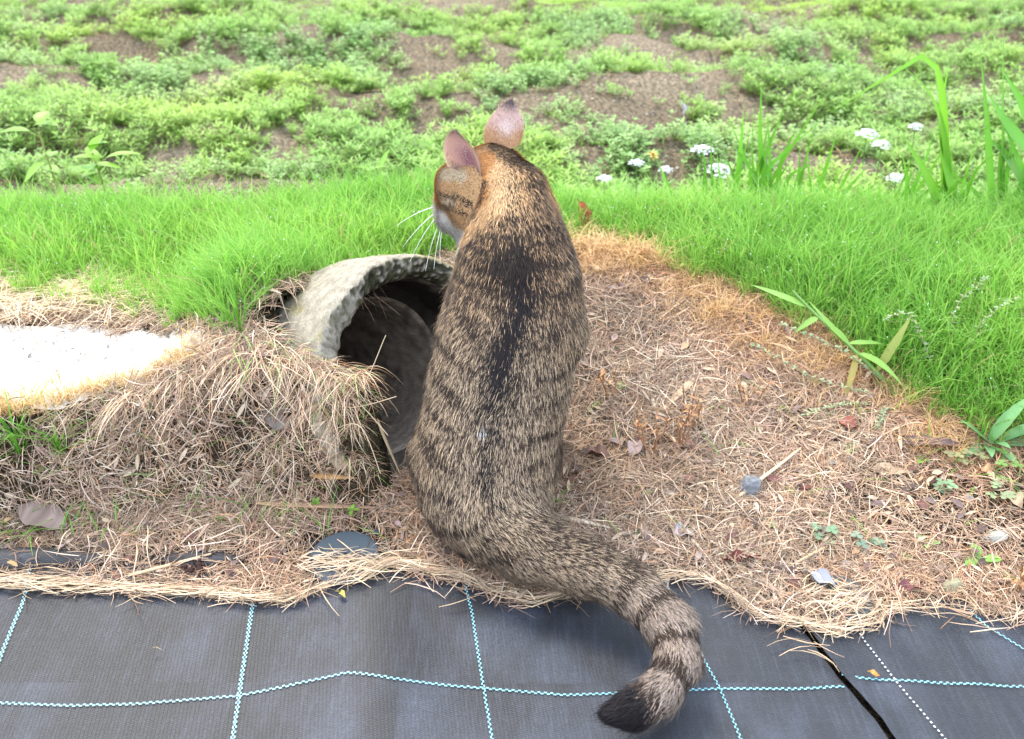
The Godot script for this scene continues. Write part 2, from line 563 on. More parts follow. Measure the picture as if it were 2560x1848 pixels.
func guide(t: Node, pts: Array, rows: int, step: float, thick: float, col: Color, rise: float) -> void:
	# the coloured marker threads woven into the mat: little flat stitches, staggered from thread to thread
	var mb := MB.new()
	var cv := Curve3D.new()
	for p in pts: cv.add_point(Vector3(p[0], 0, -p[1]))
	var ln := cv.get_baked_length()
	var n := int(ln / step)
	for r in rows:
		for k in n:
			if (k + r) % 2 == 1: continue
			var a := cv.sample_baked((k + 0.1) * step)
			var b := cv.sample_baked((k + 1.0) * step)
			var sd := (b - a).normalized().cross(Vector3.UP)
			var off := (r - (rows - 1) * 0.5) * thick + R(-0.15, 0.15) * thick
			var c := jit(col, 0.12)
			var q := []
			for e in [[a, -0.5], [a, 0.5], [b, 0.5], [b, -0.5]]:
				var p: Vector3 = e[0] + sd * (off + e[1] * thick * 0.95)
				q.append(mb.add(Vector3(p.x, mat_y(p.x, -p.z) + rise, p.z), c))
			mb.quad(q[0], q[1], q[2], q[3])
	obj("guide_line", mb.mesh(), M.plastic, t)
func make_mats() -> void:
	var t := make_mat("weed_mat", "large black woven weed mat under the cat's tail, left of the seam", false)
	var blue := Color(0.20, 0.47, 0.52)
	guide(t, [[-0.50, 0.35], [-0.563, 0.672], [-0.575, 0.746], [-0.588, 0.79], [-0.595, 0.83]], 3, 0.0030, 0.0015, blue, 0.0015)
	guide(t, [[-0.235, 0.3], [-0.278, 0.555], [-0.286, 0.612], [-0.302, 0.725], [-0.312, 0.80]], 3, 0.0030, 0.0015, blue, 0.0015)
	guide(t, [[0.02, 0.3], [-0.019, 0.555], [-0.030, 0.622], [-0.047, 0.731], [-0.060, 0.786], [-0.066, 0.82]], 2, 0.0030, 0.0016, blue, 0.0015)
	guide(t, [[0.27, 0.3], [0.229, 0.555], [0.220, 0.621], [0.211, 0.656], [0.191, 0.731], [0.185, 0.78]], 2, 0.0030, 0.0014, blue, 0.0015)
	guide(t, [[-1.2, 0.585], [-0.529, 0.603], [-0.458, 0.600], [-0.389, 0.602], [-0.286, 0.612], [-0.226, 0.627], [-0.176, 0.636], [-0.126, 0.628], [-0.030, 0.622], [0.055, 0.614], [0.126, 0.617], [0.220, 0.621], [0.292, 0.621], [0.354, 0.625]], 2, 0.0034, 0.0016, blue, 0.0018)
	# the hem that has rolled up into a fold
	for f in [[-1.0, -0.46, 0.812, 0.015], [-0.45, -0.33, 0.815, 0.007], [-0.34, -0.27, 0.80, 0.004]]:
		var mb := MB.new()
		var nu := 30
		var nv := 12
		for i in nu + 1:
			var u := float(i) / nu
			var x := lerpf(f[0], f[1], u)
			var taper := sqrt(maxf(0.0, sin(PI * clampf(u * 0.5 + 0.5 if f[0] < -0.9 else u, 0, 1))))
			var r: float = f[3] * taper + 0.0025
			for j in nv + 1:
				var an := lerpf(-0.15, 1.0, float(j) / nv) * PI
				var dd: float = f[2] - cos(an) * r * 1.5 + 0.004 * sin(x * 21)
				mb.add(Vector3(x, ground(x, f[2]) + maxf(-0.004, sin(an) * r * 1.25), -dd), Color(0.032, 0.033, 0.039), Vector2(x / 0.032, (f[2] + j * 0.004) / 0.02), Vector2(0.02 + x * 0.1, 0.9))
		for i in nu:
			for j in nv:
				var a := i * (nv + 1) + j
				mb.quad(a, a + 1, a + nv + 2, a + nv + 1)
		obj("fold", mb.mesh(), M.mat, t)
	t = make_mat("weed_mat", "smaller black weed mat at the right corner, beyond the seam", true)
	guide(t, [[0.353, 0.637], [0.396, 0.632], [0.461, 0.628], [0.539, 0.623], [0.9, 0.60]], 2, 0.0034, 0.0016, blue, 0.0042)
	guide(t, [[0.50, 0.35], [0.434, 0.553], [0.424, 0.583], [0.411, 0.622], [0.394, 0.683], [0.385, 0.73]], 1, 0.0026, 0.0018, Color(0.5, 0.5, 0.48), 0.0042)
	guide(t, [[0.66, 0.55], [0.60, 0.64], [0.565, 0.676], [0.541, 0.704], [0.53, 0.73]], 2, 0.0030, 0.0015, blue, 0.0042)

# ---------------------------------------------------------------- the pipe
func make_pipe() -> void:
	var t := thing("drain_pipe", "broken grey concrete drain pipe sticking out of the bank beside the cat", "pipe")
	var back := -pipe_n
	var u := Vector3(pipe_n.z, 0, -pipe_n.x).normalized()
	var w := u.cross(back).normalized()
	if w.y < 0: w = -w
	var seg := 220
	# profile: [distance along the axis, radius]; outside back to front, round the worn rim, inside front to back
	var parts := [
		["socket", [[0.56, 0.140], [0.30, 0.140], [0.17, 0.141], [0.155, 0.150], [0.145, 0.170], [0.12, 0.175], [0.07, 0.176], [0.03, 0.176], [0.012, 0.175], [0.003, 0.171], [0.0, 0.165], [0.0, 0.158], [0.0, 0.152], [0.003, 0.146], [0.010, 0.142], [0.03, 0.140], [0.06, 0.139], [0.085, 0.138], [0.094, 0.137], [0.096, 0.117]]],
		["barrel", [[0.094, 0.118], [0.100, 0.113], [0.13, 0.112], [0.2, 0.112], [0.28, 0.112], [0.36, 0.112], [0.44, 0.112], [0.55, 0.112], [0.56, 0.0]]],
	]
	for part in parts:
		var mb := MB.new()
		var prof := []
		for i in part[1].size() - 1:
			var q0: Array = part[1][i]
			var q1: Array = part[1][i + 1]
			var cuts := maxi(1, int(ceil(Vector2(q0[0], q0[1]).distance_to(Vector2(q1[0], q1[1])) / 0.0045)))
			for k in cuts: prof.append([lerpf(q0[0], q1[0], float(k) / cuts), lerpf(q0[1], q1[1], float(k) / cuts)])
		prof.append(part[1][-1])
		for i in prof.size():
			var s: float = prof[i][0]
			for k in seg + 1:
				var an := TAU * k / seg
				var dir := u * cos(an) + w * sin(an)
				var r: float = prof[i][1]
				var rim := 1.0 - ss(0.0, 0.035, s)
				var q0: Vector3 = dir * r + back * s
				var nz := n2.get_noise_3d(q0.x * 330, q0.y * 330, q0.z * 330 + 9)
				var nf := n2.get_noise_3d(q0.x * 1700 + 40, q0.y * 1700, q0.z * 1700)
				var ss_ := s
				if part[0] == "socket":
					r += 0.003 * nz + 0.0010 * nf + rim * 0.002 * nf
					ss_ += rim * (0.006 * nz + 0.0018 * nf)
				var pos := PIPE_C + back * ss_ + dir * r
				var outside: bool = (prof[i][1] > 0.1705 or s > 0.1) and part[0] == "socket"
				var col := Color(0.52, 0.455, 0.35) if outside else Color(0.42, 0.38, 0.305)
				if outside:
					col = col.lerp(Color(0.36, 0.31, 0.12), 0.75 * ss(0.05, 0.5, n2.get_noise_3d(pos.x * 150, pos.y * 150, pos.z * 150 + 7)))
					col = col.lerp(Color(0.19, 0.175, 0.155), 0.75 * ss(0.1, 0.6, n2.get_noise_3d(pos.x * 70 + 30, pos.y * 70, pos.z * 70)))
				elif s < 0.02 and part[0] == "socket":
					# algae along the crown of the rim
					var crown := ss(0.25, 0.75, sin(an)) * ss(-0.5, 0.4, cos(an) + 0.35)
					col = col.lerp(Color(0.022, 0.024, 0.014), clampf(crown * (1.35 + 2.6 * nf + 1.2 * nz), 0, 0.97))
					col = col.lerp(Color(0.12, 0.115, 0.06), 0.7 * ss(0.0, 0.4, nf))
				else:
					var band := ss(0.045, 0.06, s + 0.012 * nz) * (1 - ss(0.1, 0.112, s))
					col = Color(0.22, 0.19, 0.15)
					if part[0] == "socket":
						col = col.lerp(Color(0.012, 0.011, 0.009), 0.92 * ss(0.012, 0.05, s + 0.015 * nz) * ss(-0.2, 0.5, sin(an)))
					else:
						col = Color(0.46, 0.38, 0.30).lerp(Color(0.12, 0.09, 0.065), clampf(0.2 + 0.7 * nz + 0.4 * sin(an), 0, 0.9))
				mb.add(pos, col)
		for i in prof.size() - 1:
			for k in seg:
				var a := i * (seg + 1) + k
				mb.quad(a, a + 1, a + seg + 2, a + seg + 1)
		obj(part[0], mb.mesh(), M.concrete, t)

# ---------------------------------------------------------------- the cat
var spine := [Vector3(0.002, 0.402, -1.015), Vector3(0.004, 0.362, -0.99), Vector3(0.006, 0.315, -0.965), Vector3(-0.002, 0.255, -0.94), Vector3(-0.016, 0.19, -0.912), Vector3(-0.030, 0.128, -0.885), Vector3(-0.033, 0.085, -0.862), Vector3(-0.020, 0.068, -0.825), Vector3(0.016, 0.062, -0.779), Vector3(0.080, 0.060, -0.746), Vector3(0.133, 0.058, -0.711), Vector3(0.168, 0.055, -0.66), Vector3(0.171, 0.050, -0.616), Vector3(0.147, 0.045, -0.582), Vector3(0.120, 0.043, -0.566), Vector3(0.100, 0.043, -0.561)]
var spine_r := [0.040, 0.049, 0.068, 0.077, 0.078, 0.077, 0.076, 0.052, 0.041, 0.032, 0.026, 0.0245, 0.0195, 0.018, 0.017, 0.011]
var spine_s := []
func cat_bones() -> Array:
	# [from, to, radius, radius, smoothness]; the order of the ends gives the lie of the fur
	var b := []
	for i in spine.size() - 1:
		b.append([spine[i], spine[i + 1], spine_r[i], spine_r[i + 1], 0.03 if i < 8 else 0.012])
	var hd := Vector3(-0.024, 0.405, -1.045)
	b.append([hd, Vector3(-0.004, 0.398, -1.018), 0.045, 0.042, 0.008])
	b.append([Vector3(-0.062, 0.390, -1.067), hd, 0.034, 0.042, 0.012])
	b.append([Vector3(-0.082, 0.366, -1.084), Vector3(-0.058, 0.376, -1.062), 0.016, 0.027, 0.010])
	b.append([Vector3(-0.080, 0.350, -1.072), Vector3(-0.05, 0.362, -1.05), 0.017, 0.024, 0.010])
	b.append([Vector3(-0.084, 0.399, -1.083), Vector3(-0.062, 0.408, -1.06), 0.010, 0.02, 0.012])
	b.append([Vector3(-0.045, 0.378, -1.030), Vector3(-0.03, 0.39, -1.03), 0.031, 0.03, 0.008])
	b.append([Vector3(-0.035, 0.345, -1.045), Vector3(-0.01, 0.27, -1.0), 0.032, 0.055, 0.03])
	for s in [-1.0, 1.0]:
		b.append([Vector3(0.008 + s * 0.034, 0.322, -0.960), Vector3(0.003 + s * 0.052, 0.255, -0.940), 0.026, 0.036, 0.014])
		var ox: float = 0.005 + s * 0.04
		b.append([Vector3(ox, 0.27, -0.995), Vector3(ox, 0.14, -1.045), 0.034, 0.019, 0.02])
		b.append([Vector3(ox, 0.14, -1.045), Vector3(ox, 0.03, -1.048), 0.019, 0.015, 0.012])
		b.append([Vector3(ox, 0.032, -1.048), Vector3(ox, 0.026, -1.074), 0.015, 0.018, 0.012])
	b.append([Vector3(-0.074, 0.135, -0.950), Vector3(-0.082, 0.100, -0.893), 0.036, 0.044, 0.012])
	b.append([Vector3(-0.082, 0.100, -0.893), Vector3(-0.066, 0.05, -0.848), 0.044, 0.036, 0.014])
	b.append([Vector3(0.022, 0.130, -0.955), Vector3(0.013, 0.100, -0.895), 0.036, 0.044, 0.012])
	b.append([Vector3(0.013, 0.100, -0.895), Vector3(0.004, 0.05, -0.85), 0.044, 0.036, 0.014])
	b.append([Vector3(-0.082, 0.021, -0.995), Vector3(-0.08, 0.020, -0.89), 0.018, 0.017, 0.012])
	b.append([Vector3(0.034, 0.021, -0.995), Vector3(0.03, 0.020, -0.89), 0.018, 0.017, 0.012])
	b.append([Vector3(-0.066, 0.020, -0.87), Vector3(-0.052, 0.016, -0.815), 0.018, 0.012, 0.012])
	return b
func seg_near(p: Vector3, a: Vector3, b: Vector3) -> float:
	var ab := b - a
	return clampf((p - a).dot(ab) / ab.length_squared(), 0, 1)
func spine_at(p: Vector3) -> Array:
	# [arc length, sideways part, backward part, radius there]
	var dist := []
	var best := 1e9
	for i in spine.size() - 1:
		var t := seg_near(p, spine[i], spine[i + 1])
		var dd := p.distance_to(spine[i].lerp(spine[i + 1], t)) - lerpf(spine_r[i], spine_r[i + 1], t)
		dist.append([dd, t])
		best = minf(best, dd)
	var sum := 0.0
	var out := [0.0, 0.0, 0.0, 0.0]
	for i in spine.size() - 1:
		var w: float = exp(-(dist[i][0] - best) / 0.009)
		if w < 0.01: continue
		var t: float = dist[i][1]
		var q: Vector3 = spine[i].lerp(spine[i + 1], t)
		var tg: Vector3 = (spine[i + 1] - spine[i]).normalized()
		var refb := Vector3(0, 0.45, 1).normalized().lerp(Vector3.UP, ss(5.5, 8.0, i + t)).normalized()
		var sd := tg.cross(refb).normalized()
		var bk := sd.cross(tg).normalized()
		var o := p - q
		out[0] += w * lerpf(spine_s[i], spine_s[i + 1], t); out[1] += w * o.dot(sd); out[2] += w * o.dot(bk); out[3] += w * lerpf(spine_r[i], spine_r[i + 1], t)
		sum += w
	for k in 4: out[k] /= sum
	return out
func stroke(p: Vector3, pts: Array, r: float) -> float:
	var best := 1e9
	for i in pts.size() - 1:
		var t := seg_near(p, pts[i], pts[i + 1])
		best = minf(best, p.distance_to(pts[i].lerp(pts[i + 1], t)))
	return 1 - ss(r * 0.5, r, best)

# the coat: [pale colour of the ticked hairs, share of dark hairs, colour of the dark hairs]
func coat(p: Vector3) -> Array:
	var a := spine_at(p)
	var s: float = a[0]
	var tail0: float = spine_s[8]
	var tail1: float = spine_s[-1]
	var pale := Color(0.47, 0.345, 0.225)
	var darkc := Color(0.046, 0.031, 0.023)
	var share := 0.52
	var lat := atan2(a[1], a[2])   # 0 along the middle of the back
	var wob := n2.get_noise_3d(p.x * 90, p.y * 90, p.z * 90)
	if s < tail0:
		# warm shoulders, greyer rump
		var warm := ss(0.22, 0.06, s)
		pale = pale.lerp(Color(0.52, 0.32, 0.165), warm * 0.9)
		share += 0.12 * ss(0.20, 0.10, s) * ss(0.03, 0.07, s)
		# collar of dark bands over the shoulders
		var arcs := sin((s + 0.012 * lat * lat + 0.012 * wob) * 330.0)
		share += 0.30 * ss(-0.2, 0.9, arcs) * ss(0.035, 0.06, s) * ss(0.165, 0.11, s)
		# the black of the back
		var half := 0.17 * ss(0.09, 0.12, s) * ss(0.36, 0.20, s) + 0.075
		var drift := 0.12 * wob
		var mid := exp(-pow((lat + drift + 0.02) / maxf(half, 0.05), 2))
		darkc = darkc.lerp(Color(0.020, 0.016, 0.016), mid)
		share = lerpf(share, 0.97, mid * ss(0.05, 0.09, s) * (1 - (0.55 - 0.9 * wob) * ss(0.20, 0.28, s)))
		var blot := exp(-pow((s - 0.095) / 0.017, 2)) * exp(-pow((lat - 0.12) / 0.5, 2))
		darkc = darkc.lerp(Color(0.020, 0.014, 0.012), clampf(blot, 0, 1))
		share = lerpf(share, 1.0, clampf(blot * 1.15, 0, 1))
		# mackerel stripes down the flanks
		var mk := sin((s + 0.035 * absf(lat) + 0.016 * wob) * 155.0)
		share += 0.38 * ss(0.2, 0.95, mk) * ss(0.25, 0.6, absf(lat)) * ss(0.12, 0.17, s)
		# pale underside
		var under := ss(1.9, 2.7, absf(lat))
		pale = pale.lerp(Color(0.42, 0.34, 0.26), under)
		share = lerpf(share, 0.2, under)
	else:
		var k := (s - tail0) / (tail1 - tail0)
		var ring := sin((s - tail0) * 150.0 + 0.5 + 1.5 * wob)
		var strong := 0.92 * ss(0.18, 0.62, k)
		pale = pale.lerp(Color(0.38, 0.30, 0.245), strong)
		share = lerpf(share + 0.2 * exp(-lat * lat * 2), clampf(0.2 + 0.68 * ss(-0.45, 0.75, ring), 0, 1), strong)
		var tipk := ss(0.88, 0.925, k)
		share = lerpf(share, 1.0, tipk)
		darkc = darkc.lerp(Color(0.016, 0.013, 0.014), tipk)
	# the head
	var hd := Vector3(-0.030, 0.408, -1.045)
	var hk := ss(0.105, 0.088, p.distance_to(hd)) * ss(0.330, 0.345, p.y - 0.5 * (p.x + 0.06) + 0.9 * maxf(0.0, p.z + 1.01))
	if hk > 0:
		var tan_ := Color(0.60, 0.37, 0.18)
		var hp := tan_
		var hs := 0.07
		hs = lerpf(hs, 0.80, stroke(p, [Vector3(-0.013, 0.453, -1.045), Vector3(0.032, 0.434, -0.989), Vector3(0.047, 0.403, -0.955)], 0.024))
		hs = lerpf(hs, 0.30, stroke(p, [Vector3(0.006, 0.44, -0.99), Vector3(0.008, 0.41, -0.955)], 0.018))
		hp = hp.lerp(Color(0.52, 0.23, 0.07), 0.8 * stroke(p, [Vector3(-0.030, 0.446, -1.024), Vector3(-0.024, 0.427, -0.992), Vector3(-0.034, 0.408, -0.985)], 0.013))
		hp = hp.lerp(Color(0.70, 0.47, 0.25), 0.7 * stroke(p, [Vector3(-0.013, 0.437, -0.996), Vector3(-0.007, 0.417, -0.962)], 0.022))
		hs = lerpf(hs, 0.6, stroke(p, [Vector3(-0.031, 0.425, -0.997), Vector3(-0.036, 0.403, -0.983), Vector3(-0.050, 0.373, -0.980)], 0.008))
		hs = lerpf(hs, 0.75, stroke(p, [Vector3(-0.089, 0.392, -1.045), Vector3(-0.073, 0.393, -1.026), Vector3(-0.053, 0.395, -1.004), Vector3(-0.038, 0.393, -0.968)], 0.006))
		hs = lerpf(hs, 0.6, stroke(p, [Vector3(-0.084, 0.374, -1.046), Vector3(-0.067, 0.384, -1.014), Vector3(-0.048, 0.381, -0.997)], 0.0065))
		hp = hp.lerp(Color(0.72, 0.60, 0.45), 0.6 * stroke(p, [Vector3(-0.086, 0.382, -1.045), Vector3(-0.068, 0.388, -1.018)], 0.007))
		var white := ss(0.368, 0.360, p.y + 0.25 * (p.x + 0.08)) * ss(-0.030, -0.048, p.x)
		hp = hp.lerp(Color(0.72, 0.68, 0.62), white)
		hs = lerpf(hs, 0.0, white)
		hp = hp.lerp(Color(0.62, 0.5, 0.34), stroke(p, [Vector3(-0.089, 0.412, -1.060), Vector3(-0.067, 0.421, -1.033), Vector3(-0.058, 0.424, -1.022)], 0.010))
		pale = pale.lerp(hp, hk)
		share = lerpf(share, hs, hk)
	var throat := ss(0.03, 0.0, p.distance_to(Vector3(-0.055, 0.318, -1.03)) - 0.012)
	pale = pale.lerp(Color(0.74, 0.71, 0.67), throat)
	share = lerpf(share, 0.0, throat)
	var spot := 0.8 - 0.8 * ss(0.002, 0.007, p.distance_to(Vector3(-0.030, 0.196, -0.825)))
	pale = pale.lerp(Color(0.75, 0.75, 0.78), spot)
	share = lerpf(share, 0.25, spot)
	return [pale, clampf(share, 0, 1), darkc]

func make_cat() -> void:
	var L := 0.0
	spine_s = [0.0]
	for i in range(1, spine.size()):
		L += spine[i].distance_to(spine[i - 1])
		spine_s.append(L)
	var t := thing("cat", "brown tabby cat with a ringed tail sitting with its back turned", "cat")
	var bones := cat_bones()
	var cell := 0.005
	var lo := Vector3(-0.16, -0.01, -1.16)
	var hi := Vector3(0.22, 0.49, -0.52)
	var nx := int((hi.x - lo.x) / cell) + 2
	var ny := int((hi.y - lo.y) / cell) + 2
	var nz := int((hi.z - lo.z) / cell) + 2
	var f := PackedFloat32Array()
	f.resize(nx * ny * nz)
	f.fill(0.1)
	for b in bones:
		var A: Vector3 = b[0]
		var B: Vector3 = b[1]
		var k: float = b[4]
		var ext := maxf(b[2], b[3]) + k + cell * 3
		var mn := ((A.min(B) - Vector3.ONE * ext - lo) / cell).floor()
		var mx := ((A.max(B) + Vector3.ONE * ext - lo) / cell).ceil()
		var ab := B - A
		var l2 := ab.length_squared()
		var ra: float = b[2]
		var dr: float = b[3] - b[2]
		for iz in range(maxi(0, int(mn.z)), mini(nz, int(mx.z) + 1)):
			for iy in range(maxi(0, int(mn.y)), mini(ny, int(mx.y) + 1)):
				var at := (iz * ny + iy) * nx
				for ixx in range(maxi(0, int(mn.x)), mini(nx, int(mx.x) + 1)):
					var p := lo + Vector3(ixx, iy, iz) * cell
					var h := clampf((p - A).dot(ab) / l2, 0, 1)
					var d := p.distance_to(A + ab * h) - (ra + dr * h)
					var o := f[at + ixx]
					var m := clampf(0.5 + 0.5 * (o - d) / k, 0, 1)
					f[at + ixx] = lerpf(o, d, m) - k * m * (1 - m)
	# surface nets
	var mb := MB.new()
	var vid := PackedInt32Array()
	vid.resize(nx * ny * nz)
	vid.fill(-1)
	var offs := [0, 1, nx, nx + 1, nx * ny, nx * ny + 1, nx * ny + nx, nx * ny + nx + 1]
	var corner := [Vector3(0, 0, 0), Vector3(1, 0, 0), Vector3(0, 1, 0), Vector3(1, 1, 0), Vector3(0, 0, 1), Vector3(1, 0, 1), Vector3(0, 1, 1), Vector3(1, 1, 1)]
	var edges := [[0, 1], [2, 3], [4, 5], [6, 7], [0, 2], [1, 3], [4, 6], [5, 7], [0, 4], [1, 5], [2, 6], [3, 7]]
	for iz in nz - 1:
		for iy in ny - 1:
			var row := (iz * ny + iy) * nx
			for ixx in nx - 1:
				var i0 := row + ixx
				if absf(f[i0]) > cell * 2.2: continue
				var mask := 0
				for c in 8:
					if f[i0 + offs[c]] < 0: mask |= 1 << c
				if mask == 0 or mask == 255: continue
				var sum := Vector3.ZERO
				var cnt := 0
				for e in edges:
					var a: float = f[i0 + offs[e[0]]]
					var bb: float = f[i0 + offs[e[1]]]
					if (a < 0) != (bb < 0):
						sum += corner[e[0]].lerp(corner[e[1]], a / (a - bb))
						cnt += 1
				var pt := lo + (Vector3(ixx, iy, iz) + sum / cnt) * cell
				vid[i0] = mb.add(pt)
	for iz in range(1, nz - 1):
		for iy in range(1, ny - 1):
			var row := (iz * ny + iy) * nx
			for ixx in range(1, nx - 1):
				var i0 := row + ixx
				var v0 := f[i0]
				if absf(v0) > cell * 2.2: continue
				for ax in 3:
					var st: int = [1, nx, nx * ny][ax]
					if (v0 < 0) == (f[i0 + st] < 0): continue
					var s1: int = [nx, nx * ny, 1][ax]
					var s2: int = [nx * ny, 1, nx][ax]
					var q := [vid[i0], vid[i0 - s1], vid[i0 - s1 - s2], vid[i0 - s2]]
					if q[0] < 0 or q[1] < 0 or q[2] < 0 or q[3] < 0: continue
					if v0 < 0: mb.quad(q[0], q[3], q[2], q[1])
					else: mb.quad(q[0], q[1], q[2], q[3])
	mb.mesh()   # fills in the normals
	# colour and lie of the fur, vertex by vertex
	var flow := PackedVector3Array()
	var pale := []
	var share := PackedFloat32Array()
	var darks := []
	flow.resize(mb.v.size())
	share.resize(mb.v.size())
	pale.resize(mb.v.size())
	darks.resize(mb.v.size())
	for i in mb.v.size():
		var p := mb.v[i]
		var fl := Vector3.ZERO
		for b in bones:
			var h := seg_near(p, b[0], b[1])
			var d := maxf(0.003, p.distance_to(b[0].lerp(b[1], h)) - lerpf(b[2], b[3], h))
			fl += (b[1] - b[0]).normalized() / (d * d)
		flow[i] = fl.normalized()
		var c := coat(p)
		pale[i] = c[0]; share[i] = c[1]; darks[i] = c[2]
		mb.c[i] = (c[0] * 0.7).lerp(c[2] * 1.3, 0.2 + 0.75 * c[1])
	var body_n := mb.v.size()
	var body_ix := mb.ix.duplicate()
	var body_nn := mb.nn.duplicate()
	# ears, joined to the body
	mb.nn = PackedVector3Array()
	add_ear(mb, Vector3(-0.051, 0.423, -1.013), Vector3(-0.0685, 0.474, -1.030), Vector3(-0.032, 0.430, -1.005), Vector3(-0.073, 0.428, -1.045), Vector3(-0.5, 0.1, 0.8))
	add_ear(mb, Vector3(-0.009, 0.446, -1.052), Vector3(-0.003, 0.503, -1.062), Vector3(0.013, 0.452, -1.046), Vector3(-0.030, 0.450, -1.058), Vector3(-0.55, 0.1, -0.95))
	obj("body", mb.mesh(), M.fur, t)
	# fur
	var tick := MB.new()
	var plain_ := MB.new()
	for which in 2:
		var h: MB = [tick, plain_][which]
		var rows := [[0.0, 0.55, 0.0], [0.35, 1.0, 0.10], [0.7, 0.8, 0.12], [1.0, 0.08, 0.05]]
		var tones := [0.55, 0.8, 1.35, 0.8] if which == 0 else [0.9, 1.0, 1.05, 1.0]
		var prev := []
		for r in rows.size():
			var g: float = tones[r]
			var row := [h.add(Vector3(-0.5 * rows[r][1], rows[r][0], rows[r][2]), Color(g, g, g)), h.add(Vector3(0.5 * rows[r][1], rows[r][0], rows[r][2]), Color(g, g, g))]
			if r > 0: h.quad(prev[0], row[0], row[1], prev[1])
			prev = row
	var xa := []
	var ca := []
	var xb := []
	var cb := []
	for i in range(0, body_ix.size(), 3):
		var ia := body_ix[i]
		var ib := body_ix[i + 1]
		var ic := body_ix[i + 2]
		var pa := mb.v[ia]
		var pb := mb.v[ib]
		var pc := mb.v[ic]
		var area := (pb - pa).cross(pc - pa).length() * 0.5
		var nrm := (body_nn[ia] + body_nn[ib] + body_nn[ic]).normalized()
		var hidden := nrm.z < -0.35
		var want := area * (1500000.0 if not hidden else 250000.0)
		var head := pa.distance_to(Vector3(-0.035, 0.40, -1.045)) < 0.075 and pa.y > 0.34
		if head: want *= 1.6
		var cnt := int(want) + (1 if rng.randf() < want - int(want) else 0)
		for k in cnt:
			var u := rng.randf()
			var w := rng.randf()
			if u + w > 1: u = 1 - u; w = 1 - w
			var p := pa + (pb - pa) * u + (pc - pa) * w
			var fl := flow[ia].lerp(flow[ib], u).lerp(flow[ic], w)
			fl = (fl - nrm * fl.dot(nrm))
			if fl.length() < 0.05: fl = Vector3.DOWN - nrm * nrm.dot(Vector3.DOWN)
			fl = fl.normalized()
			var sd := fl.cross(nrm).normalized()
			var lump := n2.get_noise_3d(p.x * 160, p.y * 160, p.z * 160)
			var dir := (fl + nrm * (R(0.2, 0.55) + 0.2 * lump) + sd * (R(-0.3, 0.3) + 0.4 * lump)).normalized()
			var ln := R(0.0065, 0.0125) if not head else R(0.0045, 0.008)
			if p.z > -0.77 and p.y < 0.13: ln = R(0.008, 0.013)
			if not head and rng.randf() < 0.03: ln *= 1.9
			var wd := R(0.00038, 0.00065) if not head else R(0.0004, 0.0008)
			var xd := dir.cross(nrm).normalized()
			var zd := xd.cross(dir).normalized()
			var bs := Basis(xd * wd, dir * ln, zd * ln)
			var clump := n3.get_noise_3d(p.x * 420, p.y * 420, p.z * 420)
			var sh := share[ia]
			var is_dark := rng.randf() < clampf(sh + clump * 0.55 * (1 - absf(sh * 2 - 1)), 0, 1)
			var xt := Transform3D(bs, p - nrm * 0.0015)
			if is_dark:
				xb.append(xt); cb.append(jit(darks[ia], 0.4))
			else:
				xa.append(xt); ca.append(jit(pale[ia], 0.22))
	# short hair on the ears
	for i in range(body_ix.size(), mb.ix.size(), 3):
		var pa := mb.v[mb.ix[i]]
		var pb := mb.v[mb.ix[i + 1]]
		var pc := mb.v[mb.ix[i + 2]]
		var fn := (pc - pa).cross(pb - pa)
		if fn.length() < 1e-9: continue
		var want := fn.length() * 0.5 * 500000.0
		fn = fn.normalized()
		for k in int(want) + (1 if rng.randf() < want - int(want) else 0):
			var u := rng.randf()
			var w := rng.randf()
			if u + w > 1: u = 1 - u; w = 1 - w
			var dir := (Vector3.UP + fn * R(0.1, 0.5) + Vector3(R(-0.4, 0.4), 0, R(-0.4, 0.4))).normalized()
			var xd := dir.cross(fn).normalized()
			var ln := R(0.002, 0.0045)
			xa.append(Transform3D(Basis(xd * 0.0005, dir * ln, xd.cross(dir).normalized() * ln), pa + (pb - pa) * u + (pc - pa) * w))
			ca.append(jit(mb.c[mb.ix[i]] * 1.25, 0.25))
	scatter("ticked_fur", tick.mesh(), M.fur, xa, ca, t)
	scatter("dark_fur", plain_.mesh(), M.fur, xb, cb, t)
	# whiskers
	for wk in [[Vector3(-0.090, 0.360, -1.080), Vector3(-0.118, 0.345, -1.065), Vector3(-0.140, 0.318, -1.05)], [Vector3(-0.089, 0.358, -1.079), Vector3(-0.115, 0.335, -1.06), Vector3(-0.131, 0.302, -1.04)], [Vector3(-0.087, 0.355, -1.077), Vector3(-0.103, 0.330, -1.06), Vector3(-0.112, 0.287, -1.045)], [Vector3(-0.086, 0.354, -1.076), Vector3(-0.097, 0.325, -1.06), Vector3(-0.101, 0.290, -1.045)], [Vector3(-0.085, 0.353, -1.075), Vector3(-0.094, 0.328, -1.06), Vector3(-0.093, 0.297, -1.05)], [Vector3(-0.090, 0.362, -1.085), Vector3(-0.125, 0.352, -1.09), Vector3(-0.15, 0.335, -1.08)]]:
		var m := MB.new()
		var pts := []
		for i in 7:
			var q := i / 6.0
			pts.append(wk[0].lerp(wk[1], q).lerp(wk[1].lerp(wk[2], q), q))
		tube(m, pts, 0.0007, 0.0002, Color(0.85, 0.85, 0.82), 4)
		obj("whisker", m.mesh(), M.petal, t)
	# eyes and nose, on the far side of the face
	for ey in [Vector3(-0.083, 0.392, -1.091), Vector3(-0.066, 0.395, -1.100)]:
		var sp := SphereMesh.new()
		sp.radius = 0.0075; sp.height = 0.015; sp.radial_segments = 16; sp.rings = 8
		var em := StandardMaterial3D.new()
		em.albedo_color = Color(0.45, 0.5, 0.15); em.roughness = 0.05
		obj("eye", sp, em, t).position = ey
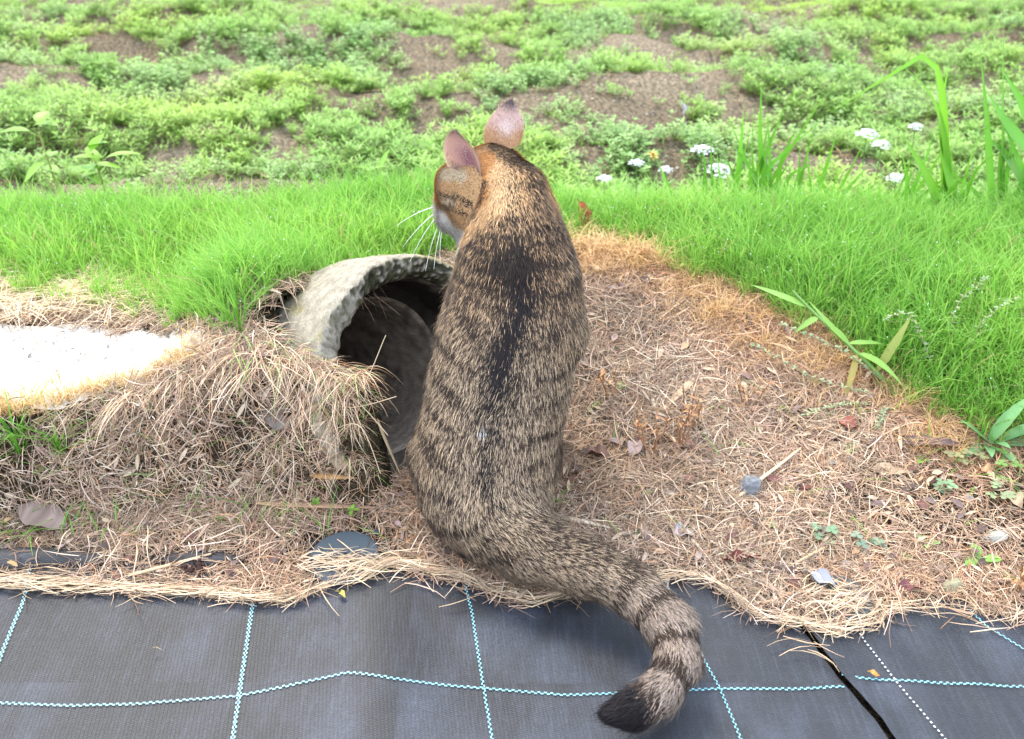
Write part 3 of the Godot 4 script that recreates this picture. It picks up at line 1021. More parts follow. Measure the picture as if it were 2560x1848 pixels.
	obj("nose", stone_mesh(Vector3(0.006, 0.0045, 0.005), 0.05, 3, Color(0.45, 0.22, 0.18), Color(0.4, 0.2, 0.17), false), M.skin, t).position = Vector3(-0.096, 0.372, -1.096)

func add_ear(mb: MB, base: Vector3, tip: Vector3, right: Vector3, left: Vector3, open: Vector3) -> void:
	var up := tip - base
	var ht := up.length()
	up = up.normalized()
	var op := (open - up * open.dot(up)).normalized()
	var rows := 15
	var cols := 13
	for layer in 2:
		var first := mb.v.size()
		for j in rows:
			var v := float(j) / (rows - 1)
			for i in cols:
				var u := lerpf(-1, 1, float(i) / (cols - 1))
				var prof := pow(1 - pow(v, 1.7), 0.72) * (1.0 + 0.24 * sin(v * PI))
				var e := base.lerp(right, absf(u)) if u > 0 else base.lerp(left, absf(u))
				var side := (e - base) * prof
				var p := base + side + up * (ht * v * (1 - 0.10 * u * u * (1 - v)))
				# cupped: the middle lies back, the edges come forward
				p += op * (0.013 * (u * u - 0.45) * (1 - v * 0.75))
				p -= op * 0.004 * v
				var col: Color
				if layer == 0:
					p += op * 0.0012
					var deep := exp(-(u - 0.25) * (u - 0.25) * 2.2) * ss(0.95, 0.4, v)
					col = Color(0.46, 0.25, 0.19).lerp(Color(0.17, 0.07, 0.085), deep)
					col = col.lerp(Color(0.07, 0.05, 0.045), ss(0.22, 0.02, v) * 0.85)
					col = col.lerp(Color(0.50, 0.34, 0.22), ss(0.78, 0.98, absf(u)))
				else:
					col = Color(0.44, 0.26, 0.14).lerp(Color(0.52, 0.36, 0.31), ss(0.2, 0.5, v))
					col = col.lerp(Color(0.66, 0.54, 0.50), exp(-pow((v - 0.42) / 0.16, 2) - pow((u + 0.15) / 0.4, 2)) * 0.9)
				col = col.lerp(Color(0.06, 0.05, 0.055), ss(0.68, 0.9, v) * (0.9 if layer == 1 else 0.4))
				mb.add(p, col)
		for j in rows - 1:
			for i in cols - 1:
				var a := first + j * cols + i
				if layer == 0: mb.quad(a, a + 1, a + cols + 1, a + cols)
				else: mb.quad(a, a + cols, a + cols + 1, a + 1)

# ---------------------------------------------------------------- things lying and growing on the ground
func splinter(length: float, width: float, high: float, c0: Color, c1: Color, sharp: float, bend: float = 0.0) -> ArrayMesh:
	var mb := MB.new()
	var prev := -1
	var n := 9
	for i in n:
		var t := float(i) / (n - 1)
		var k := ss(-0.12, 0.18, t) * (1 - (sharp * ss(0.45, 1.0, t)))
		var first := mb.v.size()
		for s in 7:
			var an := TAU * s / 7
			var rr := 1.0 + 0.18 * n2.get_noise_2d(t * 300 + length * 900, s * 45)
			mb.add(Vector3((t - 0.5) * length, sin(an) * high * 0.5 * k * rr + bend * sin(t * PI), cos(an) * width * 0.5 * k * rr), c0.lerp(c1, clampf(t + 0.35 * n2.get_noise_2d(t * 500, s * 90), 0, 1)))
		if prev >= 0:
			for s in 7:
				var s2 := (s + 1) % 7
				mb.quad(prev + s, first + s, first + s2, prev + s2)
		if i == 0 or i == n - 1:
			for s in range(1, 6):
				if i == 0: mb.tri(first, first + s, first + s + 1)
				else: mb.tri(first, first + s + 1, first + s)
		prev = first
	return mb.mesh()
func lay_between(called: String, label: String, cat: String, a: Vector2, b: Vector2, lift: float, width: float, high: float, c0: Color, c1: Color, sharp: float, group: String = "") -> void:
	var pa := P(a.x, a.y, lift)
	var pb := P(b.x, b.y, lift)
	var o := single(called, splinter(pa.distance_to(pb), width, high, c0, c1, sharp), M.wood, label, cat, (pa + pb) / 2, 0, group)
	var xd := (pb - pa).normalized()
	var zd := xd.cross(Vector3.UP).normalized()
	o.basis = Basis(xd, zd.cross(xd).normalized(), zd)
func dead_leaf(label: String, x: float, z: float, yaw: float, length: float, width: float, curl: float, col: Color, lift: float = 0.012, roll: float = 0.25, wob: float = 0.12, pitch: float = 0.0) -> void:
	var mb := MB.new()
	leaf(mb, Vector3(-length * 0.5, 0, 0), Vector3(1, 0.1, 0), Vector3.UP, length, width, curl, col, 11, 0.45, roll, wob)
	for i in mb.v.size():
		var p := mb.v[i]
		mb.v[i].y += 0.004 * n2.get_noise_2d(p.x * 900 + x * 700, p.z * 900)
		mb.c[i] = mb.c[i] * (1.0 + 0.5 * n2.get_noise_2d(p.x * 1500, p.z * 1500 + z * 900))
	var st: Array = [Vector3(-length * 0.5, 0, 0), Vector3(-length * 0.62, 0.002, 0.004)]
	tube(mb, st, 0.0009, 0.0006, col * 0.8, 4)
	var o := single("dead_leaf", mb.mesh(), M.leaf_dry, label, "dead leaf", P(x, z, lift))
	o.basis = slope_basis(x, -z, yaw, 0.8) * Basis(Vector3.FORWARD, pitch)
func sprout(label: String, x: float, z: float, n: int, length: float, width: float, tilt: float, col: Color, called: String = "sprout", lift: float = 0.0) -> void:
	var t := thing(called, label, "seedling", P(x, z, 0.002 + lift), R(0, TAU))
	var stem := MB.new()
	tube(stem, [Vector3(0, -0.004, 0), Vector3(0.001, 0.008, 0)], 0.0013, 0.001, col * 0.9, 5)
	obj("stem", stem.mesh(), M.leaf, t)
	for i in n:
		var an := TAU * i / n + R(-0.3, 0.3)
		var mb := MB.new()
		var tl := tilt + R(-0.15, 0.2)
		leaf(mb, Vector3(0, 0.007, 0), Vector3(cos(an), tl, sin(an)), Vector3.UP, length * R(0.75, 1.1), width * R(0.8, 1.1), R(0.15, 0.5), jit(col, 0.12), 6, 0.6, 0.1)
		obj("leaf", mb.mesh(), M.leaf, t)
func blade_pts(p: Array, n: int) -> Array:
	var cv := Curve3D.new()
	for i in p.size():
		var tg: Vector3 = (p[mini(i + 1, p.size() - 1)] - p[maxi(i - 1, 0)]) / 6.0
		cv.add_point(p[i], -tg, tg)
	var out := []
	for i in n: out.append(cv.sample_baked(cv.get_baked_length() * i / (n - 1.0), true))
	return out
func blade_ribbon(mb: MB, pts: Array, twist: float, width: float, col: Color) -> void:
	# a keeled blade that twists a little along its length and faces the open side of the plant
	var n := pts.size()
	var prev := []
	for i in n:
		var t := float(i) / (n - 1)
		var tg: Vector3 = (pts[mini(i + 1, n - 1)] - pts[maxi(i - 1, 0)]).normalized()
		var face := Vector3(sin(twist + 0.5 * t), 0.5, cos(twist + 0.5 * t)).normalized()
		var sd := tg.cross(face).normalized()
		var up := sd.cross(tg).normalized()
		var w := width * lerpf(0.8, 1.0, ss(0, 0.25, t)) * lerpf(1.0, 0.05, ss(0.4, 1.0, t)) * 0.5
		var p: Vector3 = pts[i]
		var row := [mb.add(p - sd * w + up * w * 0.3, col), mb.add(p, col * 1.1), mb.add(p + sd * w + up * w * 0.3, col)]
		if i > 0:
			for k in 2: mb.quad(prev[k], row[k], row[k + 1], prev[k + 1])
		prev = row
func blade_plant(called: String, label: String, cat: String, group: String, sets: Array, width: float, col: Color, root: Vector3) -> void:
	var t := thing(called, label, cat, root, 0, group)
	var all := sets.duplicate()
	for s in sets:
		var o := Vector3(R(-0.025, 0.025), 0, R(-0.02, 0.03))
		var q := []
		for i in s.size():
			var p: Vector3 = s[i]
			q.append(Vector3(p.x, lerpf(s[0].y, p.y, R(0.6, 0.85)), p.z) + o + Vector3(R(-0.012, 0.012), 0, 0) * i)
		if s.size() < 5: all.append(q)
	for s in all:
		var pts := blade_pts(s, 14)
		# the foot of the blade goes down to the soil
		var foot: Vector3 = pts[0]
		var g := ground(foot.x, -foot.z)
		if foot.y > g: pts.push_front(Vector3(foot.x * 0.98 + root.x * 0.02, g - 0.005, foot.z - 0.01))
		for i in pts.size():
			pts[i] = pts[i] - root + Vector3(0, 0, 0.03 * sin(s[0].x * 91.0) * float(i) / pts.size())
		var mb := MB.new()
		var an := R(-0.45, 0.45)
		var c := jit(col, 0.22)
		blade_ribbon(mb, pts, an, width * R(0.5, 1.1), c)
		obj("blade", mb.mesh(), M.leaf, t)

func make_things() -> void:
	M.leaf_dry = mat(0.6, 0.3, 0.2)
	M.leaf_dry.roughness = 0.7
	M.cap = mat(0.6, 0.3)
	# two round plastic caps of the pegs that hold the mat down
	for dsc in [[Vector3(-0.206, 0, -0.806), 0.043, Color(0.062, 0.075, 0.09), "grey round plastic peg cap half covered by straw, beside the cat's rump"], [Vector3(0.384, 0, -0.742), 0.034, Color(0.06, 0.07, 0.068), "round grey peg cap almost buried in straw near the seam end"]]:
		var r: float = dsc[1]
		var at: Vector3 = P(dsc[0].x, dsc[0].z, 0.009)
		var t := thing("peg_cap", dsc[3], "peg cap", at, 0, "peg caps of the weed mat")
		t.rotation = Vector3(0.06, 0, 0.03)
		var mb := MB.new()
		var prof := [[0.006, 0.0022], [0.007, 0.0036], [r * 0.5, 0.0040], [r * 0.93, 0.0036], [r * 0.99, 0.0028], [r, 0.0014], [r * 0.98, -0.001]]
		for i in prof.size():
			for k in 49:
				var an := TAU * k / 48
				mb.add(Vector3(cos(an) * prof[i][0], prof[i][1], sin(an) * prof[i][0]), dsc[2])
		for i in prof.size() - 1:
			for k in 48:
				var a := i * 49 + k
				mb.quad(a, a + 1, a + 50, a + 49)
		obj("disc", mb.mesh(), M.cap, t)
		var pin := MB.new()
		tube(pin, [Vector3(0, -0.004, 0), Vector3(0, 0.003, 0)], 0.0055, 0.0055, Color(0.03, 0.03, 0.03), 12)
		obj("pin", pin.mesh(), M.plastic, t)
	var scrap := MB.new()
	leaf(scrap, Vector3(-0.02, 0, 0), Vector3(1, 0.15, 0), Vector3.UP, 0.045, 0.018, 0.4, Color(0.20, 0.20, 0.225), 9, 0.5, 0.3, 0.25)
	single("plastic_scrap", scrap.mesh(), M.gloss, "crumpled shiny clear plastic scrap lying on the half buried peg cap", "plastic scrap", P(0.366, -0.765, 0.018), -0.7)
	# stones
	var st := single("stone", stone_mesh(Vector3(0.021, 0.019, 0.017), 0.05, 5, Color(0.075, 0.082, 0.09), Color(0.23, 0.235, 0.245), true), M.stone, "sharp blue grey broken stone with a pale face, on the bare straw", "stone", P(0.319, -0.926, 0.012))
	st.rotation = Vector3(0.4, 0.5, -0.3)
	for s in [[0.615, -0.847, 0.022, 0.007, 0.011, Color(0.62, 0.58, 0.48), "long cream stone chip lying near the right edge", 0.25], [0.524, -0.764, 0.018, 0.008, 0.012, Color(0.46, 0.43, 0.26), "yellowish rounded stone beside the mat at lower right", 0.1], [0.413, -0.787, 0.012, 0.005, 0.008, Color(0.62, 0.62, 0.50), "small white stone chip just above the buried peg cap", -0.2], [0.374, -0.815, 0.013, 0.005, 0.007, Color(0.66, 0.60, 0.52), "small cream flake behind the white stone chip", 0.4], [-0.172, -0.852, 0.006, 0.004, 0.005, Color(0.12, 0.12, 0.15), "tiny dark grey pebble behind the round peg cap", 0.0], [-0.290, -0.806, 0.009, 0.009, 0.008, Color(0.30, 0.20, 0.17), "reddish brown pebble on the fold left of the peg cap", 0.0], [-0.198, -0.795, 0.013, 0.006, 0.008, Color(0.27, 0.22, 0.22), "purplish flat stone lying on the round peg cap", 0.3], [0.69, -0.755, 0.02, 0.01, 0.016, Color(0.12, 0.13, 0.10), "dark mossy stone at the far right by the mat", 0.1], [0.60, -0.905, 0.008, 0.005, 0.006, Color(0.55, 0.5, 0.42), "small pale pebble under the dark long leaf", 0.1], [0.465, -0.985, 0.008, 0.006, 0.008, Color(0.50, 0.44, 0.34), "round buff pebble beside the rusty folded leaf", 0.1], [0.435, -0.972, 0.010, 0.006, 0.008, Color(0.58, 0.52, 0.42), "cream pebble left of the round buff pebble", 0.1]]:
		var o := single("stone", stone_mesh(Vector3(s[2], s[3], s[4]), 0.22, int(absf(s[0]) * 1000), s[5] * 0.42, s[5] * 0.62, true), M.stone, s[6], "stone", P(s[0], s[1], s[3] * 0.45 + 0.004), s[7])
	# bark, chips and long dry stalks
	lay_between("wood_chip", "orange tan wood splinter left of the cat's haunch", "wood chip", Vector2(-0.263, -0.910), Vector2(-0.201, -0.906), 0.018, 0.011, 0.007, Color(0.34, 0.18, 0.06), Color(0.42, 0.24, 0.09), 0.85)
	lay_between("wood_chip", "pale pointed wood splinter below the pipe mouth", "wood chip", Vector2(-0.193, -0.940), Vector2(-0.151, -0.947), 0.014, 0.008, 0.005, Color(0.52, 0.38, 0.22), Color(0.58, 0.45, 0.28), 0.6)
	lay_between("bark_strip", "long thin tan bark strip under the orange wood splinter", "bark strip", Vector2(-0.333, -0.893), Vector2(-0.178, -0.889), 0.015, 0.011, 0.004, Color(0.40, 0.26, 0.14), Color(0.28, 0.17, 0.11), 0.6)
	lay_between("wood_chip", "cream wood chip lying right behind the tail's base", "wood chip", Vector2(0.055, -0.880), Vector2(0.125, -0.858), 0.012, 0.010, 0.004, Color(0.58, 0.47, 0.33), Color(0.62, 0.52, 0.38), 0.7)
	lay_between("bark_strip", "flat pale bark strip on the dead grass right of the cat", "bark strip", Vector2(0.272, -1.122), Vector2(0.222, -1.070), 0.014, 0.013, 0.003, Color(0.50, 0.36, 0.22), Color(0.44, 0.30, 0.19), 0.5)
	lay_between("dry_stalk", "long straight dry stalk slanting up to the right past the stone", "dry stalk", Vector2(0.285, -0.895), Vector2(0.405, -0.998), 0.012, 0.005, 0.004, Color(0.50, 0.38, 0.24), Color(0.54, 0.42, 0.28), 0.3)
	lay_between("dry_stalk", "long dry stalk lying just above the half buried peg cap", "dry stalk", Vector2(0.335, -0.79), Vector2(0.435, -0.85), 0.012, 0.004, 0.004, Color(0.46, 0.33, 0.2), Color(0.42, 0.28, 0.17), 0.4)
	lay_between("dry_stalk", "thick pale dry stalk on the straw, left of the crumbs", "dry stalk", Vector2(-0.46, -0.775), Vector2(-0.37, -0.81), 0.014, 0.004, 0.004, Color(0.54, 0.40, 0.24), Color(0.48, 0.33, 0.2), 0.3)
	# dead leaves
	dead_leaf("curled grey brown dead leaf high on the left straw bank", -0.292, -0.928, 0.2, 0.062, 0.028, 0.9, Color(0.17, 0.135, 0.115), 0.022, 0.5, 0.22)
	dead_leaf("broad flat grey dead leaf on the straw at far left", -0.600, -0.868, 0.35, 0.075, 0.042, 0.15, Color(0.20, 0.145, 0.12), 0.018, 0.06, 0.05)
	dead_leaf("long narrow dark purple dead leaf below the lawn's tip", 0.575, -0.994, 0.05, 0.088, 0.018, 0.1, Color(0.13, 0.085, 0.08), 0.014, 0.3)
	dead_leaf("rusty red folded dead leaf among pale pebbles", 0.478, -1.03, 0.6, 0.032, 0.022, 0.3, Color(0.24, 0.085, 0.06), 0.012, 0.4)
	dead_leaf("dark curled dead leaf in the straw right of the cat's hip", 0.122, -0.989, 0.1, 0.042, 0.017, 0.5, Color(0.13, 0.075, 0.055), 0.012, 0.7)
	dead_leaf("grey mauve curled dead leaf beside the dry dock stems", 0.172, -1.005, 1.9, 0.036, 0.022, 0.5, Color(0.25, 0.19, 0.175), 0.014, 0.5)
	dead_leaf("brick red dead leaf right of the grey mauve leaf", 0.247, -1.011, 0.2, 0.040, 0.018, 0.2, Color(0.27, 0.14, 0.11), 0.010, 0.15)
	dead_leaf("whitish bleached dead leaf behind the curve of the tail", 0.217, -0.85, 0.1, 0.034, 0.019, 0.3, Color(0.30, 0.245, 0.24), 0.012, 0.25, 0.2)
	dead_leaf("dark maroon jagged dead leaf right of the tail's bend", 0.281, -0.803, -0.05, 0.047, 0.013, 0.2, Color(0.11, 0.030, 0.025), 0.012, 0.4, 0.3)
	dead_leaf("dark maroon dead leaf next to the yellowish stone", 0.472, -0.757, 0.0, 0.036, 0.013, 0.2, Color(0.13, 0.05, 0.05), 0.011, 0.4, 0.3)
	dead_leaf("red brown dead leaf standing in the lawn behind the cat", 0.128, -1.50, 1.1, 0.055, 0.026, 0.4, Color(0.24, 0.075, 0.03), 0.045, 0.4, 0.1, 0.9)
	dead_leaf("small dark rolled dead leaf on bare soil at right", 0.527, -0.916, -0.5, 0.040, 0.010, 0.3, Color(0.12, 0.085, 0.07), 0.010, 0.8)
	dead_leaf("broad pale tan dead leaf lying flat below the long purple leaf", 0.515, -0.955, 0.1, 0.06, 0.022, 0.15, Color(0.30, 0.215, 0.14), 0.010, 0.06)
	dead_leaf("small dark red leaf scrap above the cream flake", 0.392, -0.925, -0.9, 0.022, 0.012, 0.3, Color(0.13, 0.05, 0.04), 0.012, 0.3)
	dead_leaf("dull brown dead leaf under the long slanting stalk", 0.40, -0.958, 0.8, 0.040, 0.024, 0.3, Color(0.25, 0.18, 0.14), 0.008, 0.2)
	dead_leaf("orange brown dead leaf curled at the right soil patch", 0.640, -0.945, 0.9, 0.022, 0.017, 0.6, Color(0.40, 0.23, 0.12), 0.012, 0.5)
	dead_leaf("peach coloured dead leaf under clover at the right edge", 0.655, -0.895, 1.2, 0.030, 0.020, 0.4, Color(0.36, 0.24, 0.15), 0.014, 0.3)
	dead_leaf("small orange dead leaf lying on the blue thread of the right mat", 0.387, -0.636, 0.6, 0.011, 0.007, 0.4, Color(0.45, 0.22, 0.06), 0.009, 0.3)
	dead_leaf("small yellow green leaf scrap under the straw hem", -0.199, -0.747, 0.8, 0.013, 0.007, 0.4, Color(0.36, 0.30, 0.07), 0.007, 0.3)
	dead_leaf("brown dead leaf lying behind the cat's right flank", 0.147, -1.075, 0.5, 0.045, 0.022, 0.4, Color(0.17, 0.11, 0.075), 0.010, 0.3)
	dead_leaf("bright orange fallen leaf on the weedy field left of the cat", -0.47, -3.00, 0.3, 0.07, 0.04, 0.2, Color(0.42, 0.22, 0.13), 0.03, 0.2, 0.1, 0.5)
	dead_leaf("grey fallen leaf on dark soil in the field right of the cat", 0.50, -2.62, 0.3, 0.055, 0.04, 0.2, Color(0.40, 0.37, 0.35), 0.03, 0.2, 0.1, 0.9)
	# dark crumbs of soil
	for cr in [[-0.39, -0.795, "dark brown crumbs of compost on the straw at left"], [-0.139, -0.922, "dark brown crumbs of compost against the cat's haunch"]]:
		var mb := MB.new()
		for i in 26:
			var o := Vector3(rng.randfn(0, 0.013), R(0.004, 0.014), rng.randfn(0, 0.008))
			var sm := stone_mesh(Vector3.ONE * R(0.0015, 0.004), 0.4, i, Color(0.055, 0.028, 0.02), Color(0.03, 0.016, 0.014), false)
			if i < 10:
				var a := sm.surface_get_arrays(0)
				var off := mb.v.size()
				for p in a[Mesh.ARRAY_VERTEX]: mb.add(p + o, Color(0.05, 0.026, 0.02))
				for k in a[Mesh.ARRAY_INDEX]: mb.ix.append(off + k)
			else:
				leaf(mb, o, Vector3(R(-1, 1), R(-0.2, 0.5), R(-1, 1)), Vector3.UP, R(0.006, 0.016), R(0.002, 0.004), R(-0.5, 0.5), jit(Color(0.06, 0.03, 0.022), 0.3), 4)
		tag(single("dirt", mb.mesh(), M.soil_plain if M.has("soil_plain") else M.wood, cr[2], "dirt", P(cr[0], cr[1], 0.002)), "", "", "", "stuff")
	# seedlings
	var lime := Color(0.24, 0.42, 0.07)
	var pale_g := Color(0.32, 0.44, 0.17)
	sprout("bright green two leaved seedling nearest the right mat", 0.575, -0.807, 3, 0.027, 0.013, 0.45, Color(0.22, 0.42, 0.08))
	sprout("pale green seedling with rounded leaves left of the brightest seedling", 0.520, -0.832, 4, 0.016, 0.008, 0.4, pale_g)
	sprout("tiny bright green seedling above the curve of the tail", 0.161, -0.85, 4, 0.010, 0.006, 0.3, lime)
	sprout("tiny green seedling just under the orange wood splinter", -0.256, -0.893, 4, 0.009, 0.006, 0.3, lime, "sprout", 0.01)
	sprout("tiny green seedling at the right end of the bark strip", -0.207, -0.882, 4, 0.010, 0.006, 0.3, lime, "sprout", 0.01)
	sprout("small lime seedling among the pebbles under the lawn tip", 0.463, -1.05, 4, 0.013, 0.008, 0.3, lime)
	sprout("pale green seedling left of the long purple leaf", 0.470, -0.998, 5, 0.017, 0.010, 0.2, pale_g)
	sprout("small green seedling directly below the long purple leaf", 0.563, -0.975, 4, 0.014, 0.009, 0.3, lime)
	sprout("small lime seedling between the cream stone and the right mat", 0.599, -0.781, 5, 0.013, 0.006, 0.3, lime)
	sprout("tiny pale seedling below the rounded pale one", 0.488, -0.812, 4, 0.009, 0.006, 0.3, pale_g)
	sprout("three leaved seedling in the straw close to the cat's right flank", 0.162, -1.115, 3, 0.018, 0.005, 1.2, lime)
	sprout("yellow green seedling on the moss above the maroon leaf", 0.330, -0.862, 5, 0.011, 0.007, 0.3, Color(0.34, 0.42, 0.12))
	sprout("tiny seedling on the left straw beside the flat grey leaf", -0.605, -0.895, 4, 0.009, 0.005, 0.4, lime, "sprout", 0.015)
	# clover patches
	for cl in [[0.622, -0.985, 9, 0.03, Color(0.34, 0.32, 0.17), "faded grey green clover at the root of the right weed"], [0.688, -0.968, 9, 0.03, Color(0.24, 0.40, 0.12), "bright green clover at the right edge"], [0.655, -0.912, 8, 0.028, Color(0.33, 0.38, 0.2), "pale clover around the peach coloured leaf"], [0.446, -0.829, 7, 0.022, Color(0.22, 0.30, 0.2), "dull bluish clover between straw and white stone chip"], [0.385, -0.842, 7, 0.022, Color(0.20, 0.30, 0.18), "dull green clover above the maroon jagged leaf"], [0.57, -0.92, 5, 0.012, Color(0.25, 0.36, 0.2), "small clover on bare soil beside the rolled leaf"]]:
		var t := thing("clover", cl[5], "clover", P(cl[0], cl[1], 0.002))
		for i in cl[2]:
			var mb := MB.new()
			var o := Vector3(R(-1, 1) * cl[3], R(0.006, 0.018), R(-1, 1) * cl[3] * 0.8)
			var c := jit(cl[4], 0.2)
			tube(mb, [Vector3(o.x * 0.4, -0.002, o.z * 0.4), o], 0.0005, 0.0004, c * 0.8, 4)
			var a0 := R(0, TAU)
			for k in 3:
				var an := a0 + TAU * k / 3
				leaf(mb, o, Vector3(cos(an), 0.12, sin(an)), Vector3.UP, 0.0085, 0.0085, 0.2, c, 5, 0.65, 0.08)
			obj("leaf", mb.mesh(), M.leaf, t)
	# the broad bladed weed leaning out of the lawn
	var wt := thing("grass_weed", "leggy weed with broad light green blades leaning out of the lawn edge", "weed", P(0.552, -1.093))
	var org := wt.position
	var stem := MB.new()
	var sp := [Vector3(0.552, ground(0.552, 1.093), -1.093), Vector3(0.545, 0.085, -1.10), Vector3(0.497, 0.127, -1.125), Vector3(0.447, 0.165, -1.155), Vector3(0.412, 0.196, -1.17)]
	sp = blade_pts(sp, 12)
	for i in sp.size(): sp[i] -= org
	tube(stem, sp, 0.0032, 0.0018, Color(0.26, 0.44, 0.12), 6)
	obj("stem", stem.mesh(), M.leaf, wt)
	for lf in [[sp[9], Vector3(-0.95, 0.42, -0.05), 0.095, 0.013, 0.1, 0.0], [sp[8], Vector3(-0.75, 0.0, 0.5), 0.045, 0.010, 0.8, 0.0], [sp[5], Vector3(-0.75, 0.70, 0.05), 0.105, 0.014, -0.1, 0.0], [sp[7], Vector3(0.55, -0.25, 0.3), 0.05, 0.012, 0.5, 0.0], [sp[4], Vector3(0.55, 0.1, 0.55), 0.075, 0.013, 0.95, 0.0], [sp[4], Vector3(-0.25, -0.55, 0.6), 0.08, 0.010, 0.5, 1.0], [sp[5], Vector3(0.9, 0.15, 0.0), 0.06, 0.009, 0.5, 0.0], [sp[2], Vector3(0.35, 0.9, -0.1), 0.095, 0.013, 0.1, 0.6]]:
		var mb := MB.new()
		leaf(mb, lf[0], lf[1], Vector3(0.1, 1, 0.35), lf[2], lf[3], lf[4], Color(0.24, 0.43, 0.09).lerp(Color(0.40, 0.33, 0.09), lf[5]), 9, 0.3, 0.12)
		obj("leaf", mb.mesh(), M.leaf, wt)
	# bluish weed at the right edge
	var wr := thing("broadleaf_weed", "blue green broad leaved weed at the right edge below the lawn", "weed", P(0.665, -0.995))
	for lf in [[Vector3(-0.85, 0.75, 0.1), 0.075, 0.018, 0.1], [Vector3(-0.7, 0.15, 0.4), 0.05, 0.014, 0.6], [Vector3(0.1, 0.6, 0.5), 0.045, 0.018, 0.7], [Vector3(0.75, 0.75, 0.1), 0.10, 0.022, 0.5], [Vector3(0.35, 0.95, -0.1), 0.095, 0.02, 0.4], [Vector3(0.9, 0.35, 0.3), 0.09, 0.02, 0.4], [Vector3(0.3, 0.2, 0.8), 0.05, 0.016, 0.5], [Vector3(-0.2, 0.3, 0.7), 0.04, 0.014, 0.5]]:
		var mb := MB.new()
		leaf(mb, Vector3(R(-0.006, 0.006), 0.004, R(-0.004, 0.004)), lf[0], Vector3.UP, lf[1], lf[2], lf[3], jit(Color(0.20, 0.40, 0.17), 0.15), 8, 0.4, 0.16)
		obj("leaf", mb.mesh(), M.leaf, wr)
	# seedy sprays (spurge) lying on the grass
	for sg in [[[Vector3(0.64, 0.11, -1.12), Vector3(0.66, 0.17, -1.17), Vector3(0.715, 0.197, -1.21)], "pale seedy spray standing highest out of the right lawn"], [[Vector3(0.65, 0.11, -1.10), Vector3(0.69, 0.165, -1.14), Vector3(0.745, 0.185, -1.17)], "pale seedy spray rightmost in the right lawn"], [[Vector3(0.61, 0.11, -1.10), Vector3(0.585, 0.165, -1.15), Vector3(0.548, 0.160, -1.15)], "pale seedy spray arching left above the leggy weed"], [[Vector3(0.54, 0.09, -1.09), Vector3(0.48, 0.125, -1.12), Vector3(0.40, 0.150, -1.15)], "seedy spray creeping left behind the leggy weed's stem"], [[Vector3(0.53, 0.075, -1.075), Vector3(0.44, 0.09, -1.10), Vector3(0.36, 0.122, -1.14)], "low bluish spray creeping over the straw left of the leggy weed"], [[Vector3(0.54, 0.065, -1.07), Vector3(0.47, 0.068, -1.06), Vector3(0.42, 0.062, -1.045)], "low green spray creeping over straw below the leggy weed"], [[Vector3(0.55, 0.065, -1.07), Vector3(0.53, 0.066, -1.045), Vector3(0.515, 0.055, -1.02)], "short green spray hanging at the lawn's lower tip"]]:
		var b0: Vector3 = sg[0][0]
		var t := thing("seed_spray", sg[1], "weed", b0, 0, "sprays of a creeping weed")
		var mb := MB.new()
		var lv := MB.new()
		var pts := blade_pts(sg[0], 15)
		for i in pts.size(): pts[i] -= b0
		tube(mb, pts, 0.0009, 0.0006, Color(0.36, 0.33, 0.18), 4)
		for i in range(2, 15):
			for k in 4:
				var an := R(0, TAU)
				var dr := Vector3(cos(an), R(0.0, 0.7), sin(an))
				leaf(lv, pts[i], dr, Vector3.UP, R(0.005, 0.010), R(0.0025, 0.004), R(0, 0.4), jit(Color(0.33, 0.44, 0.26), 0.25), 4, 0.5, 0.1)
				if k < 2:
					leaf(lv, pts[i] + dr * 0.003, Vector3(R(-1, 1), R(-0.2, 1), R(-1, 1)), Vector3.UP, 0.0035, 0.003, 0, jit(Color(0.55, 0.46, 0.28), 0.2), 3)
		obj("stem", mb.mesh(), M.leaf, t)
		tag(obj("foliage", lv.mesh(), M.leaf, t), "", "", "", "stuff")
	# tall blades
	var g1 := Color(0.13, 0.34, 0.03)
	blade_plant("iris_clump", "loose clump of short upright blades, leftmost behind the lawn", "iris", "clumps of tall blades behind the lawn", [[Vector3(0.333, 0.113, -1.720), Vector3(0.311, 0.165, -1.720), Vector3(0.286, 0.214, -1.720)], [Vector3(0.413, 0.091, -1.720), Vector3(0.397, 0.203, -1.720), Vector3(0.384, 0.297, -1.720)], [Vector3(0.428, 0.091, -1.720), Vector3(0.416, 0.170, -1.720), Vector3(0.397, 0.245, -1.720)], [Vector3(0.456, 0.095, -1.720), Vector3(0.455, 0.203, -1.720), Vector3(0.451, 0.317, -1.720)], [Vector3(0.391, 0.113, -1.720), Vector3(0.368, 0.152, -1.720), Vector3(0.347, 0.182, -1.720)], [Vector3(0.44, 0.091, -1.70), Vector3(0.435, 0.14, -1.70), Vector3(0.425, 0.20, -1.69)]], 0.011, g1, Vector3(0.41, ground(0.41, 1.73), -1.73))
